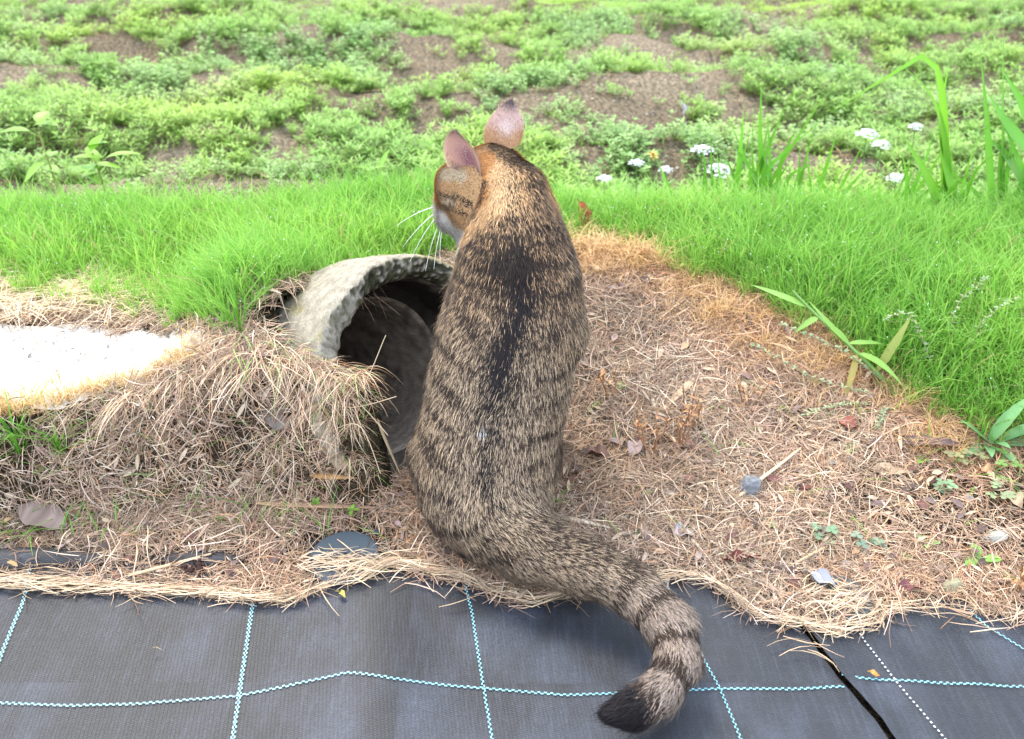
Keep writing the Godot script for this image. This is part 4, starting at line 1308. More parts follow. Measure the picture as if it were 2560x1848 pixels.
	blade_plant("iris_clump", "middle clump of tall crossing blades behind the lawn", "iris", "clumps of tall blades behind the lawn", [[Vector3(0.479, 0.083, -1.740), Vector3(0.502, 0.188, -1.740), Vector3(0.541, 0.331, -1.740)], [Vector3(0.545, 0.074, -1.740), Vector3(0.500, 0.218, -1.740), Vector3(0.483, 0.366, -1.740)], [Vector3(0.498, 0.074, -1.740), Vector3(0.544, 0.214, -1.740), Vector3(0.611, 0.370, -1.740)], [Vector3(0.541, 0.083, -1.740), Vector3(0.522, 0.197, -1.740), Vector3(0.499, 0.323, -1.740)], [Vector3(0.531, 0.083, -1.740), Vector3(0.476, 0.197, -1.740), Vector3(0.420, 0.302, -1.740)], [Vector3(0.550, 0.092, -1.740), Vector3(0.542, 0.197, -1.740), Vector3(0.569, 0.279, -1.740)], [Vector3(0.49, 0.08, -1.72), Vector3(0.478, 0.16, -1.72), Vector3(0.461, 0.25, -1.72)], [Vector3(0.51, 0.08, -1.71), Vector3(0.522, 0.16, -1.71), Vector3(0.545, 0.23, -1.70)]], 0.012, g1, Vector3(0.515, ground(0.515, 1.75), -1.75))
	blade_plant("iris_clump", "clump of leaning blades right of the middle blade clump", "iris", "clumps of tall blades behind the lawn", [[Vector3(0.595, 0.075, -1.760), Vector3(0.600, 0.181, -1.760), Vector3(0.614, 0.284, -1.760)], [Vector3(0.634, 0.075, -1.760), Vector3(0.612, 0.147, -1.760), Vector3(0.581, 0.253, -1.760)], [Vector3(0.628, 0.093, -1.760), Vector3(0.638, 0.181, -1.760), Vector3(0.647, 0.274, -1.760)], [Vector3(0.657, 0.075, -1.760), Vector3(0.685, 0.155, -1.760), Vector3(0.716, 0.257, -1.760)], [Vector3(0.696, 0.098, -1.760), Vector3(0.717, 0.120, -1.760), Vector3(0.753, 0.160, -1.760)], [Vector3(0.603, 0.079, -1.760), Vector3(0.596, 0.147, -1.760), Vector3(0.587, 0.232, -1.760)]], 0.011, g1, Vector3(0.625, ground(0.625, 1.77), -1.77))
	blade_plant("reed", "tall reed whose longest leaf bends over to the left", "reed", "reeds at the right end of the lawn", [[Vector3(0.842, 0.095, -1.600), Vector3(0.799, 0.244, -1.600), Vector3(0.771, 0.335, -1.600), Vector3(0.747, 0.399, -1.600), Vector3(0.725, 0.432, -1.600), Vector3(0.705, 0.440, -1.600), Vector3(0.671, 0.418, -1.600), Vector3(0.621, 0.385, -1.600), Vector3(0.563, 0.345, -1.600)], [Vector3(0.841, 0.114, -1.600), Vector3(0.788, 0.282, -1.600), Vector3(0.736, 0.374, -1.600), Vector3(0.669, 0.427, -1.600)], [Vector3(0.833, 0.122, -1.600), Vector3(0.794, 0.259, -1.600), Vector3(0.770, 0.327, -1.600)], [Vector3(0.843, 0.122, -1.600), Vector3(0.820, 0.224, -1.600), Vector3(0.804, 0.259, -1.600)], [Vector3(0.820, 0.204, -1.600), Vector3(0.779, 0.335, -1.600), Vector3(0.773, 0.420, -1.600)]], 0.018, Color(0.17, 0.40, 0.03), Vector3(0.845, ground(0.845, 1.6), -1.6))
	blade_plant("iris_clump", "fan of blades spreading low around the tall bent reed", "iris", "clumps of tall blades behind the lawn", [[Vector3(0.721, 0.164, -1.600), Vector3(0.731, 0.224, -1.600), Vector3(0.740, 0.290, -1.600)], [Vector3(0.728, 0.118, -1.600), Vector3(0.762, 0.220, -1.600), Vector3(0.772, 0.320, -1.600)], [Vector3(0.738, 0.126, -1.600), Vector3(0.779, 0.212, -1.600), Vector3(0.817, 0.301, -1.600)], [Vector3(0.745, 0.131, -1.600), Vector3(0.787, 0.180, -1.600), Vector3(0.836, 0.222, -1.600)], [Vector3(0.956, 0.114, -1.600), Vector3(0.884, 0.180, -1.600), Vector3(0.794, 0.244, -1.600)], [Vector3(0.692, 0.164, -1.600), Vector3(0.693, 0.180, -1.600), Vector3(0.689, 0.204, -1.600)], [Vector3(0.846, 0.101, -1.600), Vector3(0.837, 0.282, -1.600), Vector3(0.864, 0.335, -1.600)], [Vector3(0.76, 0.12, -1.62), Vector3(0.75, 0.20, -1.62), Vector3(0.725, 0.26, -1.62)], [Vector3(0.80, 0.12, -1.58), Vector3(0.82, 0.19, -1.58), Vector3(0.85, 0.24, -1.57)]], 0.013, g1, Vector3(0.78, ground(0.78, 1.61), -1.61))
	blade_plant("reed", "tall reed at the far right edge with its straight blade reaching the top", "reed", "reeds at the right end of the lawn", [[Vector3(0.938, 0.147, -1.600), Vector3(0.880, 0.356, -1.600), Vector3(0.853, 0.461, -1.600), Vector3(0.830, 0.546, -1.600)], [Vector3(0.976, 0.259, -1.600), Vector3(0.905, 0.356, -1.600), Vector3(0.842, 0.424, -1.600)], [Vector3(0.939, 0.139, -1.600), Vector3(0.908, 0.244, -1.600), Vector3(0.901, 0.320, -1.600)], [Vector3(0.909, 0.118, -1.600), Vector3(0.934, 0.180, -1.600), Vector3(0.960, 0.236, -1.600)], [Vector3(0.923, 0.097, -1.600), Vector3(0.953, 0.143, -1.600), Vector3(0.981, 0.180, -1.600)], [Vector3(0.938, 0.126, -1.600), Vector3(0.925, 0.224, -1.600), Vector3(0.914, 0.349, -1.600)], [Vector3(0.970, 0.204, -1.600), Vector3(0.912, 0.282, -1.600), Vector3(0.878, 0.335, -1.600)], [Vector3(0.951, 0.122, -1.600), Vector3(0.922, 0.184, -1.600), Vector3(0.894, 0.212, -1.600)]], 0.020, Color(0.14, 0.36, 0.04), Vector3(0.94, ground(0.94, 1.6), -1.6))
	# white flowers behind the lawn
	for fl in [[0.430, -1.966, 0.020, "large white flower head between the left and middle blade clumps"], [0.437, -1.822, 0.024, "largest white flower head, low behind the middle blades"], [0.843, -2.085, 0.021, "white flower head left of the bent reed, the upper one"], [0.849, -2.005, 0.018, "white flower head below the upper one left of the bent reed"], [0.983, -2.148, 0.015, "white flower head right behind the bent reed"], [0.192, -1.778, 0.013, "small white flower head nearest the cat's neck"], [0.271, -1.878, 0.014, "small white flower head second from the cat"], [0.329, -1.834, 0.013, "small white flower head under the yellowed one"], [0.800, -1.780, 0.017, "white flower head low beside the reed's foot"]]:
		var gy := ground(fl[0], -fl[1])
		var t := thing("white_flower", fl[3], "flower", Vector3(fl[0], gy, fl[1]), 0, "white flowers behind the lawn")
		var top := Vector3(0, 0.15 - gy, 0)
		var sm := MB.new()
		tube(sm, [Vector3(0.01, -0.004, 0.0), Vector3(0.004, top.y * 0.5, 0), top - Vector3(0, 0.006, 0)], 0.0016, 0.0012, Color(0.18, 0.33, 0.08), 5)
		obj("stem", sm.mesh(), M.leaf, t)
		for i in 6:
			var mb := MB.new()
			var an := R(0, TAU)
			leaf(mb, Vector3(0.004, top.y * R(0.3, 0.85), 0), Vector3(cos(an), R(0.2, 0.7), sin(an)), Vector3.UP, R(0.025, 0.04), 0.006, R(0.1, 0.5), jit(Color(0.18, 0.34, 0.09), 0.2), 5)
			obj("leaf", mb.mesh(), M.leaf, t)
		var hd := MB.new()
		var fr: float = fl[2] * 1.2
		for i in 34:
			var q := sqrt((i + 0.5) / 34.0)
			var an := i * 2.39996
			var o := top + Vector3(cos(an) * q * fr, (1 - q * q) * fr * 0.5 + R(-0.001, 0.001), sin(an) * q * fr)
			for k in 4:
				var pa := R(0, TAU)
				leaf(hd, o, Vector3(cos(pa), 0.3, sin(pa)), Vector3(cos(an) * q, 1, sin(an) * q), fr * 0.30, fr * 0.24, 0.2, Color(0.55, 0.56, 0.54), 4, 0.65, 0.05)
		obj("flower_head", hd.mesh(), M.petal, t)
	var yf := thing("yellow_flower", "yellowed wilting flower head between small white ones", "flower", Vector3(0.313, ground(0.313, 1.934), -1.934), 0, "white flowers behind the lawn")
	var ys := MB.new()
	var ytop := Vector3(0, 0.15 - yf.position.y, 0)
	tube(ys, [Vector3(0, -0.004, 0), ytop], 0.0016, 0.0012, Color(0.2, 0.33, 0.08), 5)
	obj("stem", ys.mesh(), M.leaf, yf)
	var yh := MB.new()
	for i in 18:
		leaf(yh, ytop, Vector3(R(-1, 1), R(-0.3, 0.8), R(-1, 1)), Vector3.UP, 0.016, 0.008, 0.5, jit(Color(0.55, 0.42, 0.12), 0.3), 4)
	obj("flower_head", yh.mesh(), M.petal, yf)
	# bright young plants behind the left lawn
	for vn in [[-0.985, -1.83, [[Vector3(-0.9, 0.1, 0.2), 0.20, 0.062, 0.035], [Vector3(0.9, 0.2, 0.1), 0.205, 0.06, 0.032], [Vector3(0.1, 0.5, -0.8), 0.215, 0.045, 0.035], [Vector3(-0.6, -0.5, 0.5), 0.13, 0.06, 0.04], [Vector3(0.9, 0.0, 0.5), 0.12, 0.055, 0.03], [Vector3(0.3, 0.1, 0.9), 0.15, 0.04, 0.025]], "young plant with a tall stem and broad lime leaves at far left"], [-0.86, -1.78, [[Vector3(0.3, 0.5, -0.5), 0.16, 0.05, 0.03], [Vector3(0.8, 0.3, 0.2), 0.165, 0.055, 0.028], [Vector3(-0.7, 0.2, 0.3), 0.15, 0.05, 0.026], [Vector3(0.95, 0.0, 0.1), 0.13, 0.06, 0.026], [Vector3(-0.95, 0.0, 0.2), 0.125, 0.06, 0.026], [Vector3(0.2, 0.1, 0.9), 0.135, 0.05, 0.03], [Vector3(-0.4, 0.1, 0.8), 0.11, 0.05, 0.026], [Vector3(0.6, 0.0, 0.7), 0.11, 0.05, 0.026], [Vector3(-0.9, -0.1, 0.4), 0.10, 0.06, 0.024], [Vector3(0.9, 0.2, -0.3), 0.14, 0.07, 0.026], [Vector3(-0.5, 0.4, -0.5), 0.14, 0.05, 0.026], [Vector3(-0.9, 0.05, -0.1), 0.115, 0.075, 0.024]], "low bushy young plant with lime leaves behind the left lawn"], [-0.295, -1.86, [[Vector3(0.3, 0.6, -0.3), 0.11, 0.045, 0.015], [Vector3(0.9, 0.4, 0.2), 0.10, 0.04, 0.014], [Vector3(-0.9, 0.4, 0.2), 0.10, 0.045, 0.014], [Vector3(-0.4, 0.5, 0.6), 0.09, 0.04, 0.014], [Vector3(0.5, 0.4, 0.7), 0.085, 0.045, 0.014], [Vector3(-0.7, 0.2, -0.3), 0.08, 0.05, 0.016]], "yellow green young plant just left of the cat's face"]]:
		var t := thing("young_plant", vn[3], "young plant", Vector3(vn[0], ground(vn[0], -vn[1]), vn[1]))
		var sm := MB.new()
		tube(sm, [Vector3(0.01, -0.005, 0), Vector3(0.006, 0.09, 0), Vector3(0, vn[2][0][1] - 0.005, 0)], 0.003, 0.0015, Color(0.34, 0.36, 0.12), 6)
		obj("stem", sm.mesh(), M.leaf, t)
		for lf in vn[2]:
			var mb := MB.new()
			leaf(mb, Vector3(R(-0.02, 0.02), lf[1], R(-0.02, 0.02)), lf[0], Vector3.UP, lf[2], lf[3], R(0.1, 0.4), jit(Color(0.22, 0.42, 0.05), 0.2), 7, 0.4, 0.14)
			obj("leaf", mb.mesh(), M.leaf, t)
	# dry dock stems standing in the dead grass
	for dk in [[0.195, -1.004, 0.075, "dry rusty dock stem, left one in front of the pale bark strip"], [0.236, -1.012, 0.085, "dry rusty dock stem, tallest, right of the first"], [0.262, -1.04, 0.07, "dry rusty dock stem leaning right by the bark strip"], [0.150, -1.10, 0.06, "dark thin dry stem nearest the cat's right side"], [0.345, -1.075, 0.05, "branching dry stem standing halfway between stone and lawn"], [0.600, -0.757, 0.035, "brown dry stubble tuft beside the right mat"]]:
		var mb := MB.new()
		for i in 4:
			var tp := Vector3(R(-0.025, 0.03), dk[2] * R(0.7, 1.0), R(-0.015, 0.015))
			var md := tp * 0.5 + Vector3(R(-0.008, 0.008), 0.005, 0)
			var c := jit(Color(0.26, 0.13, 0.06), 0.25)
			tube(mb, [Vector3(R(-0.006, 0.006), -0.004, 0), md, tp], 0.0012, 0.0007, c, 4)
			for k in 5:
				leaf(mb, md.lerp(tp, R(0, 1)), Vector3(R(-1, 1), R(0, 1), R(-1, 1)), Vector3.UP, R(0.008, 0.018), 0.004, R(-0.5, 0.8), jit(Color(0.32, 0.17, 0.08), 0.3), 4)
		single("withered_weed", mb.mesh(), M.straw, dk[3], "withered weed", P(dk[0], dk[1]), 0, "dry stems standing in the straw")
	# single green tufts
	for tf in [[0.053, -0.905, 7, 0.055, "small green grass tuft right of the cat's rump"], [-0.625, -0.908, 34, 0.11, "dark green grass tuft hanging over the bank at far left"], [-0.35, -1.0, 18, 0.12, "green grass tuft on the bank where the path ends"], [-0.215, -0.925, 9, 0.055, "green grass tuft at the lower lip of the pipe"], [-0.72, -0.912, 30, 0.10, "green grass tuft at the very left edge of the bank"], [-0.575, -0.908, 28, 0.09, "dense low green tuft on the bank right of the overhanging one"], [-0.67, -0.898, 30, 0.10, "dense dark tuft low on the bank between the two leftmost tufts"]]:
		var t := thing("grass_tuft", tf[4], "grass tuft", P(tf[0], tf[1]))
		for i in tf[2]:
			var mb := MB.new()
			var an := R(0, TAU)
			var ln: float = tf[3] * R(0.6, 1.1)
			var ou := Vector3(cos(an), 0, sin(an)) * R(0.15, 0.75)
			var b0 := Vector3(cos(an), 0, sin(an)) * R(0, 0.008)
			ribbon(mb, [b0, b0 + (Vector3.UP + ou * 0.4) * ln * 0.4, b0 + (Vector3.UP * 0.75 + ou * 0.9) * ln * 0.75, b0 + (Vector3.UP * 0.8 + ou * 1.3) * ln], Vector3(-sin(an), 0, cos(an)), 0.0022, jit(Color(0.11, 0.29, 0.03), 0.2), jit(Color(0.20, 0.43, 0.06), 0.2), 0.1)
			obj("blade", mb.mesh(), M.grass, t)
	# long dry stems arching over the mouth of the pipe
	for ds in [[[P(-0.235, -0.945), Vector3(-0.195, 0.17, -0.935), Vector3(-0.155, 0.245, -0.95)], "long dry grass stem rising across the dark mouth of the pipe"], [[P(-0.245, -0.935), Vector3(-0.20, 0.155, -0.925), Vector3(-0.145, 0.168, -0.93)], "long dry grass stem reaching right across the pipe's mouth"], [[P(-0.245, -0.945), Vector3(-0.195, 0.165, -0.925), Vector3(-0.155, 0.13, -0.90)], "dry grass stem arching over and down in the pipe's mouth"], [[P(-0.24, -0.925), Vector3(-0.19, 0.145, -0.90), Vector3(-0.165, 0.085, -0.88)], "lowest dry grass stem hooked over the pipe's left lip"]]:
		var mb := MB.new()
		var pts := blade_pts(ds[0], 14)
		var b0: Vector3 = pts[0]
		for i in pts.size(): pts[i] -= b0
		tube(mb, pts, 0.0009, 0.0005, Color(0.55, 0.42, 0.27), 5)
		single("dry_stalk", mb.mesh(), M.straw, ds[1], "dry stalk", b0, 0, "dry stems at the pipe's mouth")

# ---------------------------------------------------------------- lawn
func make_lawn() -> void:
	var vars := []
	for k in 6:
		var mb := MB.new()
		for i in 22:
			var an := R(0, TAU)
			var b0 := Vector3(R(-0.014, 0.014), -0.004, R(-0.014, 0.014))
			var ln := R(0.035, 0.085) * (1.3 if i == 0 else 1.0)
			var lean := Vector3(cos(an), 0, sin(an)) * R(0.05, 0.6)
			var fa := R(0, PI)
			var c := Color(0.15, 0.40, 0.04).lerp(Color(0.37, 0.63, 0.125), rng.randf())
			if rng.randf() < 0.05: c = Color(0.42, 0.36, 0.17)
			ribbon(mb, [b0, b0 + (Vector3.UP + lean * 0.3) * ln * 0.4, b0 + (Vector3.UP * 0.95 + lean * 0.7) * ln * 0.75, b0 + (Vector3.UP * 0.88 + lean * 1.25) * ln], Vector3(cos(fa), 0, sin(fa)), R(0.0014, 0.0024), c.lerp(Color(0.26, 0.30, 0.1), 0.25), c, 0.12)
		vars.append(mb.mesh())
	var xf := [[], [], [], [], [], []]
	var cols := [[], [], [], [], [], []]
	var dews := []
	var tries := 0
	while tries < 18500:
		tries += 1
		var x := R(-1.75, 1.75)
		var d := R(0.88, 1.75)
		var edge := lut(LAWN, x) + 0.03 * n1.get_noise_2d(x * 45, d * 45)
		var into := d - edge
		if into < 0: continue
		var behind := 1.62 + 0.05 * n1.get_noise_2d(x * 30, 9)
		if x > 0.65: behind -= 0.0
		if d > behind: continue
		if in_pipe(x, d) or in_slab(x, d, 0.0): continue
		# worn, pale places in the left lawn
		var worn := exp(-pow((x + 0.62) / 0.16, 2) - pow((d - 1.26) / 0.055, 2)) + exp(-pow((x + 1.05) / 0.22, 2) - pow((d - 1.56) / 0.06, 2))
		if rng.randf() < worn * 0.78: continue
		var thin := ss(0.0, 0.05, into)
		if rng.randf() > 0.35 + 0.65 * thin: continue
		var k := rng.randi() % 6
		var sc := R(0.7, 1.35) * (0.7 + 0.35 * ss(0, 0.12, into))
		if x < -0.4: sc *= 0.95
		var b := Basis(Vector3.UP, R(0, TAU)) * Basis(Vector3.RIGHT, R(-0.15, 0.15))
		var lean2 := Basis(Vector3(1, 0, 0), 0.18 * ss(0.12, 0.0, into)) * Basis(Vector3(0, 0, 1), -0.25 * n1.get_noise_2d(x * 14, d * 14))
		xf[k].append(Transform3D((lean2 * b).scaled(Vector3(sc, sc * R(0.85, 1.15), sc)), P(x, -d)))
		var n := n1.get_noise_2d(x * 18 + 70, d * 18)
		cols[k].append(Color(1, 1, 1).lerp(Color(1.35, 1.15, 1.2), clampf(n, 0, 1)).lerp(Color(0.78, 0.86, 0.75), clampf(-n, 0, 1)))
		if rng.randf() < 0.22 and x < 1.2: dews.append(P(x + R(-0.01, 0.01), -d + R(-0.01, 0.01), R(0.035, 0.075) * sc))
	for k in 6:
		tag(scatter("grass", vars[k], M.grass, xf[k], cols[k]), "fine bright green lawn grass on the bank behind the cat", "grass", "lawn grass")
	var sp := SphereMesh.new()
	sp.radius = 1.0; sp.height = 2.0; sp.radial_segments = 8; sp.rings = 4
	var dx := []
	var dc := []
	for p in dews:
		var r := R(0.0004, 0.0009)
		dx.append(Transform3D(Basis().scaled(Vector3(r, r, r)), p))
		dc.append(Color(0.8, 0.85, 0.85))
	var dm := mat(0.08, 0.9)
	tag(scatter("dew", sp, dm, dx, dc), "tiny bright dew drops hanging in the lawn grass", "dew")

# ---------------------------------------------------------------- straw and dead grass
func strand(mb: MB, a: Vector3, dir: Vector3, length: float, width: float, curve: float, lift: float, col: Color, col2: Color) -> void:
	var sd := dir.cross(Vector3.UP).normalized()
	var pts := []
	for i in 5:
		var t := i / 4.0
		pts.append(a + dir * (length * (t - 0.5)) + sd * (curve * length * (t - 0.5) * (t - 0.5) * 4 * 0.5) + Vector3(0, lift * sin(t * PI) + R(-0.0008, 0.0008), 0))
	ribbon(mb, pts, (sd + Vector3(0, R(-0.7, 0.7), 0)).normalized(), width, col, col2, 0.35, 0.0, 0.6)
func straw_col() -> Color:
	var r := rng.randf()
	var c := Color(0.37, 0.25, 0.165)
	if r < 0.26: c = Color(0.55, 0.435, 0.315)
	elif r < 0.48: c = Color(0.255, 0.16, 0.105)
	elif r < 0.61: c = Color(0.135, 0.085, 0.06)
	elif r < 0.69: c = Color(0.40, 0.23, 0.125)
	return jit(c, 0.15)
func make_straw() -> void:
	# flat litter
	var flat_v := []
	for k in 8:
		var mb := MB.new()
		for i in 15:
			var an := R(0, TAU)
			var c := straw_col()
			strand(mb, Vector3(R(-0.03, 0.03), R(0.001, 0.011), R(-0.03, 0.03)), Vector3(cos(an), R(-0.10, 0.10), sin(an)).normalized(), R(0.018, 0.065), R(0.0006, 0.0014), R(-0.35, 0.35), R(-0.002, 0.006), c, c * R(0.8, 1.15))
		for i in 9:
			var an := R(0, TAU)
			var c := straw_col()
			strand(mb, Vector3(R(-0.03, 0.03), R(0.001, 0.010), R(-0.03, 0.03)), Vector3(cos(an), R(-0.3, 0.3), sin(an)).normalized(), R(0.005, 0.016), R(0.0008, 0.0018), R(-0.3, 0.3), 0, c, c)
		if k < 3:
			for i in 1:
				var an := R(0, TAU)
				leaf(mb, Vector3(R(-0.02, 0.02), 0.008, R(-0.02, 0.02)), Vector3(cos(an), 0.05, sin(an)), Vector3.UP, R(0.014, 0.03), R(0.003, 0.005), R(-0.2, 0.4), straw_col() * 0.75, 5, 0.4, 0.2, 0.15)
		flat_v.append(mb.mesh())
	var xf := []
	var cols := []
	for k in 8: xf.append([]); cols.append([])
	var tries := 0
	while tries < 15500:
		tries += 1
		var x := R(-1.3, 1.3)
		var d := R(0.67, 1.52)
		var hem := lut(HEM, x) + 0.03
		if d < hem: continue
		var edge := lut(LAWN, x)
		if d > edge + 0.05: continue
		if in_slab(x, d, 0.0) or in_pipe(x, d) or over_barrel(x, d): continue
		# bare soil shows at the lower right
		var bare := ss(0.40, 0.62, x + 0.25 * n1.get_noise_2d(x * 30, d * 30)) * ss(0.72, 0.8, d) * ss(1.05, 0.9, d)
		if rng.randf() < bare * 0.72: continue
		# straw thins out over the left fold
		var fold := exp(-pow((d - 0.806) / 0.023, 2)) * ss(-0.27, -0.33, x)
		if rng.randf() < fold * (1.0 if x < -0.46 else 0.85): continue
		if pow((x + 0.206) / 0.068, 2) + pow((d - 0.830) / 0.046, 2) < 1: continue
		var k := rng.randi() % 8
		var sc := R(0.7, 1.15)
		var b := slope_basis(x, d, R(0, TAU), 0.9).scaled_local(Vector3(sc, sc, sc))
		xf[k].append(Transform3D(b, P(x, -d, R(0.0, 0.006))))
		var n := n1.get_noise_2d(x * 16 + 31, d * 16)
		var c := Color(1, 1, 1).lerp(Color(1.12, 0.97, 0.86), clampf(n * 1.2, 0, 1)).lerp(Color(0.6, 0.55, 0.5), clampf(-n * 1.5, 0, 1))
		# warm orange thatch just under the right lawn
		if x > 0.05: c = c.lerp(Color(1.2, 0.94, 0.74), 0.7 * ss(0.16, 0.02, edge - d))
		cols[k].append(jit(c, 0.2))
	for k in 8:
		tag(scatter("dead_grass", flat_v[k], M.straw, xf[k], cols[k]), "dry brown straw and dead grass matted between mat and lawn", "dead grass", "dead grass and straw")
	# flakes of leaf and bark among the straw
	var fk := MB.new()
	leaf(fk, Vector3(-0.5, 0, 0), Vector3(1, 0.1, 0), Vector3.UP, 1.0, 0.42, 0.35, Color(1, 1, 1), 6, 0.45, 0.2, 0.12)
	var fx := []
	var fc := []
	while fx.size() < 620:
		var x := R(-0.9, 1.1)
		var d := R(0.76, 1.35)
		if d < lut(HEM, x) + 0.03 or d > lut(LAWN, x) - 0.01 or in_slab(x, d, 0.02) or in_pipe(x, d) or x < -0.15 and d > 0.9: continue
		if pow((x + 0.206) / 0.06, 2) + pow((d - 0.82) / 0.045, 2) < 1: continue
		var ln := R(0.007, 0.024)
		fx.append(Transform3D(slope_basis(x, d, R(0, TAU)) * Basis(Vector3(1, 0, 0), R(-0.5, 0.5)).scaled(Vector3(ln, ln, ln * R(0.6, 1.3))), P(x, -d, R(0.008, 0.016))))
		fc.append(jit([Color(0.17, 0.115, 0.095), Color(0.25, 0.18, 0.15), Color(0.42, 0.31, 0.21), Color(0.13, 0.06, 0.05), Color(0.32, 0.2, 0.11), Color(0.09, 0.065, 0.055)][rng.randi() % 6], 0.25))
	tag(scatter("plant_litter", fk.mesh(), M.leaf_dry, fx, fc), "flakes of dead leaf and bark scattered through the straw", "litter")
	# long arching tufts on the bank left of the pipe, upright ones under the lawn
	var tuft_v := []
	for k in 6:
		var mb := MB.new()
		for i in 15:
			var c := straw_col() * 1.1
			if i < 2 and k % 2 == 0: c = jit(Color(0.22, 0.36, 0.09), 0.25)
			var sdx := R(-1.6, 1.6)
			var ln := R(0.03, 0.095)
			var out := Vector3(sdx, 0, R(0.2, 1.0)).normalized()
			var b0 := Vector3(R(-0.024, 0.024), 0, R(-0.018, 0.018))
			var up := R(0.0, 0.75) * R(0.3, 1.0)
			var cur := R(-0.5, 0.5)
			var sd := out.cross(Vector3.UP).normalized()
			var pts := []
			for j in 6:
				var t := j / 5.0
				pts.append(b0 + out * (ln * t * (0.75 + 0.15 * t)) + sd * (cur * ln * t * t) + Vector3(0, ln * (up * t * 1.6 - (0.45 + up) * t * t), 0))
			ribbon(mb, pts, sd, R(0.0008, 0.0016), c, c * R(0.85, 1.2), 0.25)
		tuft_v.append(mb.mesh())
	var upr_v := []
	for k in 4:
		var mb := MB.new()
		for i in 16:
			var c := jit(Color(0.52, 0.31, 0.12).lerp(Color(0.55, 0.42, 0.24), rng.randf()), 0.2)
			var an := R(0, TAU)
			var ln := R(0.03, 0.075)
			var lean := Vector3(cos(an), 0, sin(an)) * R(0.2, 1.0)
			var b0 := Vector3(R(-0.018, 0.018), 0, R(-0.018, 0.018))
			ribbon(mb, [b0, b0 + (Vector3.UP + lean * 0.4) * ln * 0.4, b0 + (Vector3.UP * 0.9 + lean * 0.8) * ln * 0.75, b0 + (Vector3.UP * 0.75 + lean * 1.3) * ln], Vector3(-sin(an), 0, cos(an)), R(0.001, 0.0016), c, c * 1.1, 0.2)
		upr_v.append(mb.mesh())
	xf = []; cols = []
	for k in 10: xf.append([]); cols.append([])
	tries = 0
	while tries < 2700:
		tries += 1
		var x := R(-1.2, -0.10)
		var d := R(0.875, 1.2)
		if in_slab(x, d, -0.012) and not (d < 0.99 and in_slab(x, d, -0.02) and rng.randf() < 0.25 and not in_slab(x, d + 0.0, -0.045)): continue
		if in_pipe(x, d): continue
		var o := Vector3(x, 0, -d) - PIPE_C
		var front := o.dot(Vector3(pipe_n.x, 0, pipe_n.z).normalized())
		var lat := absf(o.dot(Vector3(pipe_n.z, 0, -pipe_n.x).normalized()))
		if x > -0.26 and front > 0.30 * (PIPE_C.y - minf(ground(x, d), PIPE_C.y)) + 0.004 and lat < 0.17 and d > 0.96: continue
		if front < 0.04 and front > -0.175 and lat < 0.17: continue
		if x > -0.14: continue
		if d > lut(LAWN, x) + 0.03 or d > 1.13 and x < -0.45: continue
		if d > 1.03 and x < -0.40: continue
		if x < -0.45 and d > 0.905 + 0.07 * ss(-0.7, -0.45, x): continue
		var f := lut(FR, x) - 0.035
		if d < f and rng.randf() < 0.8: continue
		var k := rng.randi() % 6
		var yaw := 0.0
		# the tufts by the pipe lean over its lip to the right, the others hang straight down the bank
		yaw = lerpf(0.0, 0.9, ss(-0.36, -0.24, x)) + rng.randfn(0, 1.15)
		var sc := R(0.7, 1.2)
		sc *= 0.78
		if x < -0.36: sc *= 0.85
		if x < -0.54 and rng.randf() < 0.6: continue
		if d < 0.935: sc *= 0.7
		if x > -0.32 and x < -0.18: sc *= 1.1
		xf[k].append(Transform3D(Basis(Vector3.UP, yaw).scaled(Vector3(sc, sc, sc)), P(x, -d, R(0, 0.012))))
		var n := n1.get_noise_2d(x * 22, d * 22)
		cols[k].append(jit(Color(1.05, 1.0, 0.95).lerp(Color(0.75, 0.68, 0.62), clampf(0.3 - n, 0, 1) * 0.7), 0.15))
	# hair of dry grass leaning over the left lip of the pipe
	for i in 110:
		var t := rng.randf()
		var x := lerpf(-0.275, -0.185, t) + R(-0.012, 0.006)
		var d := lerpf(0.965, 0.938, t) + R(-0.03, 0.004)
		var k := rng.randi() % 6
		var sc := R(0.35, 0.65)
		xf[k].append(Transform3D((Basis(Vector3.UP, 0.55 + rng.randfn(0, 0.6))).scaled(Vector3(sc, sc, sc)), P(x, -d, R(0, 0.012))))
		cols[k].append(jit(Color(1.1, 1.05, 1.0), 0.15))
	tries = 0
	while tries < 2600:
		tries += 1
		var x := R(0.02, 0.62)
		var d := R(0.98, 1.52)
		var edge := lut(LAWN, x)
		var q := edge - d
		if q < -0.04 or q > 0.17: continue
		if rng.randf() > ss(0.17, 0.0, q) * (1.0 if x < 0.35 else 0.45): continue
		var k := 6 + rng.randi() % 4
		var sc := R(0.6, 1.0) * (1.0 if x < 0.27 and q < 0.06 else 0.72)
		xf[k].append(Transform3D(Basis(Vector3.UP, R(0, TAU)).scaled(Vector3(sc, sc, sc)), P(x, -d)))
		cols[k].append(jit(Color(1.05, 0.95, 0.85), 0.2))
	# a ragged golden fringe along the front edge of the path
	for i in 260:
		var x := R(-1.1, -0.40)
		var lo := 0.918 + 0.06 * ss(-0.75, -0.42, x)
		var k := 6 + rng.randi() % 4
		var sc := R(0.35, 0.7)
		xf[k].append(Transform3D(Basis(Vector3.UP, R(0, TAU)).scaled(Vector3(sc, sc, sc)), P(x, -(lo + absf(rng.randfn(0, 0.016)) - 0.01))))
		cols[k].append(jit(Color(1.1, 1.05, 0.8), 0.2))
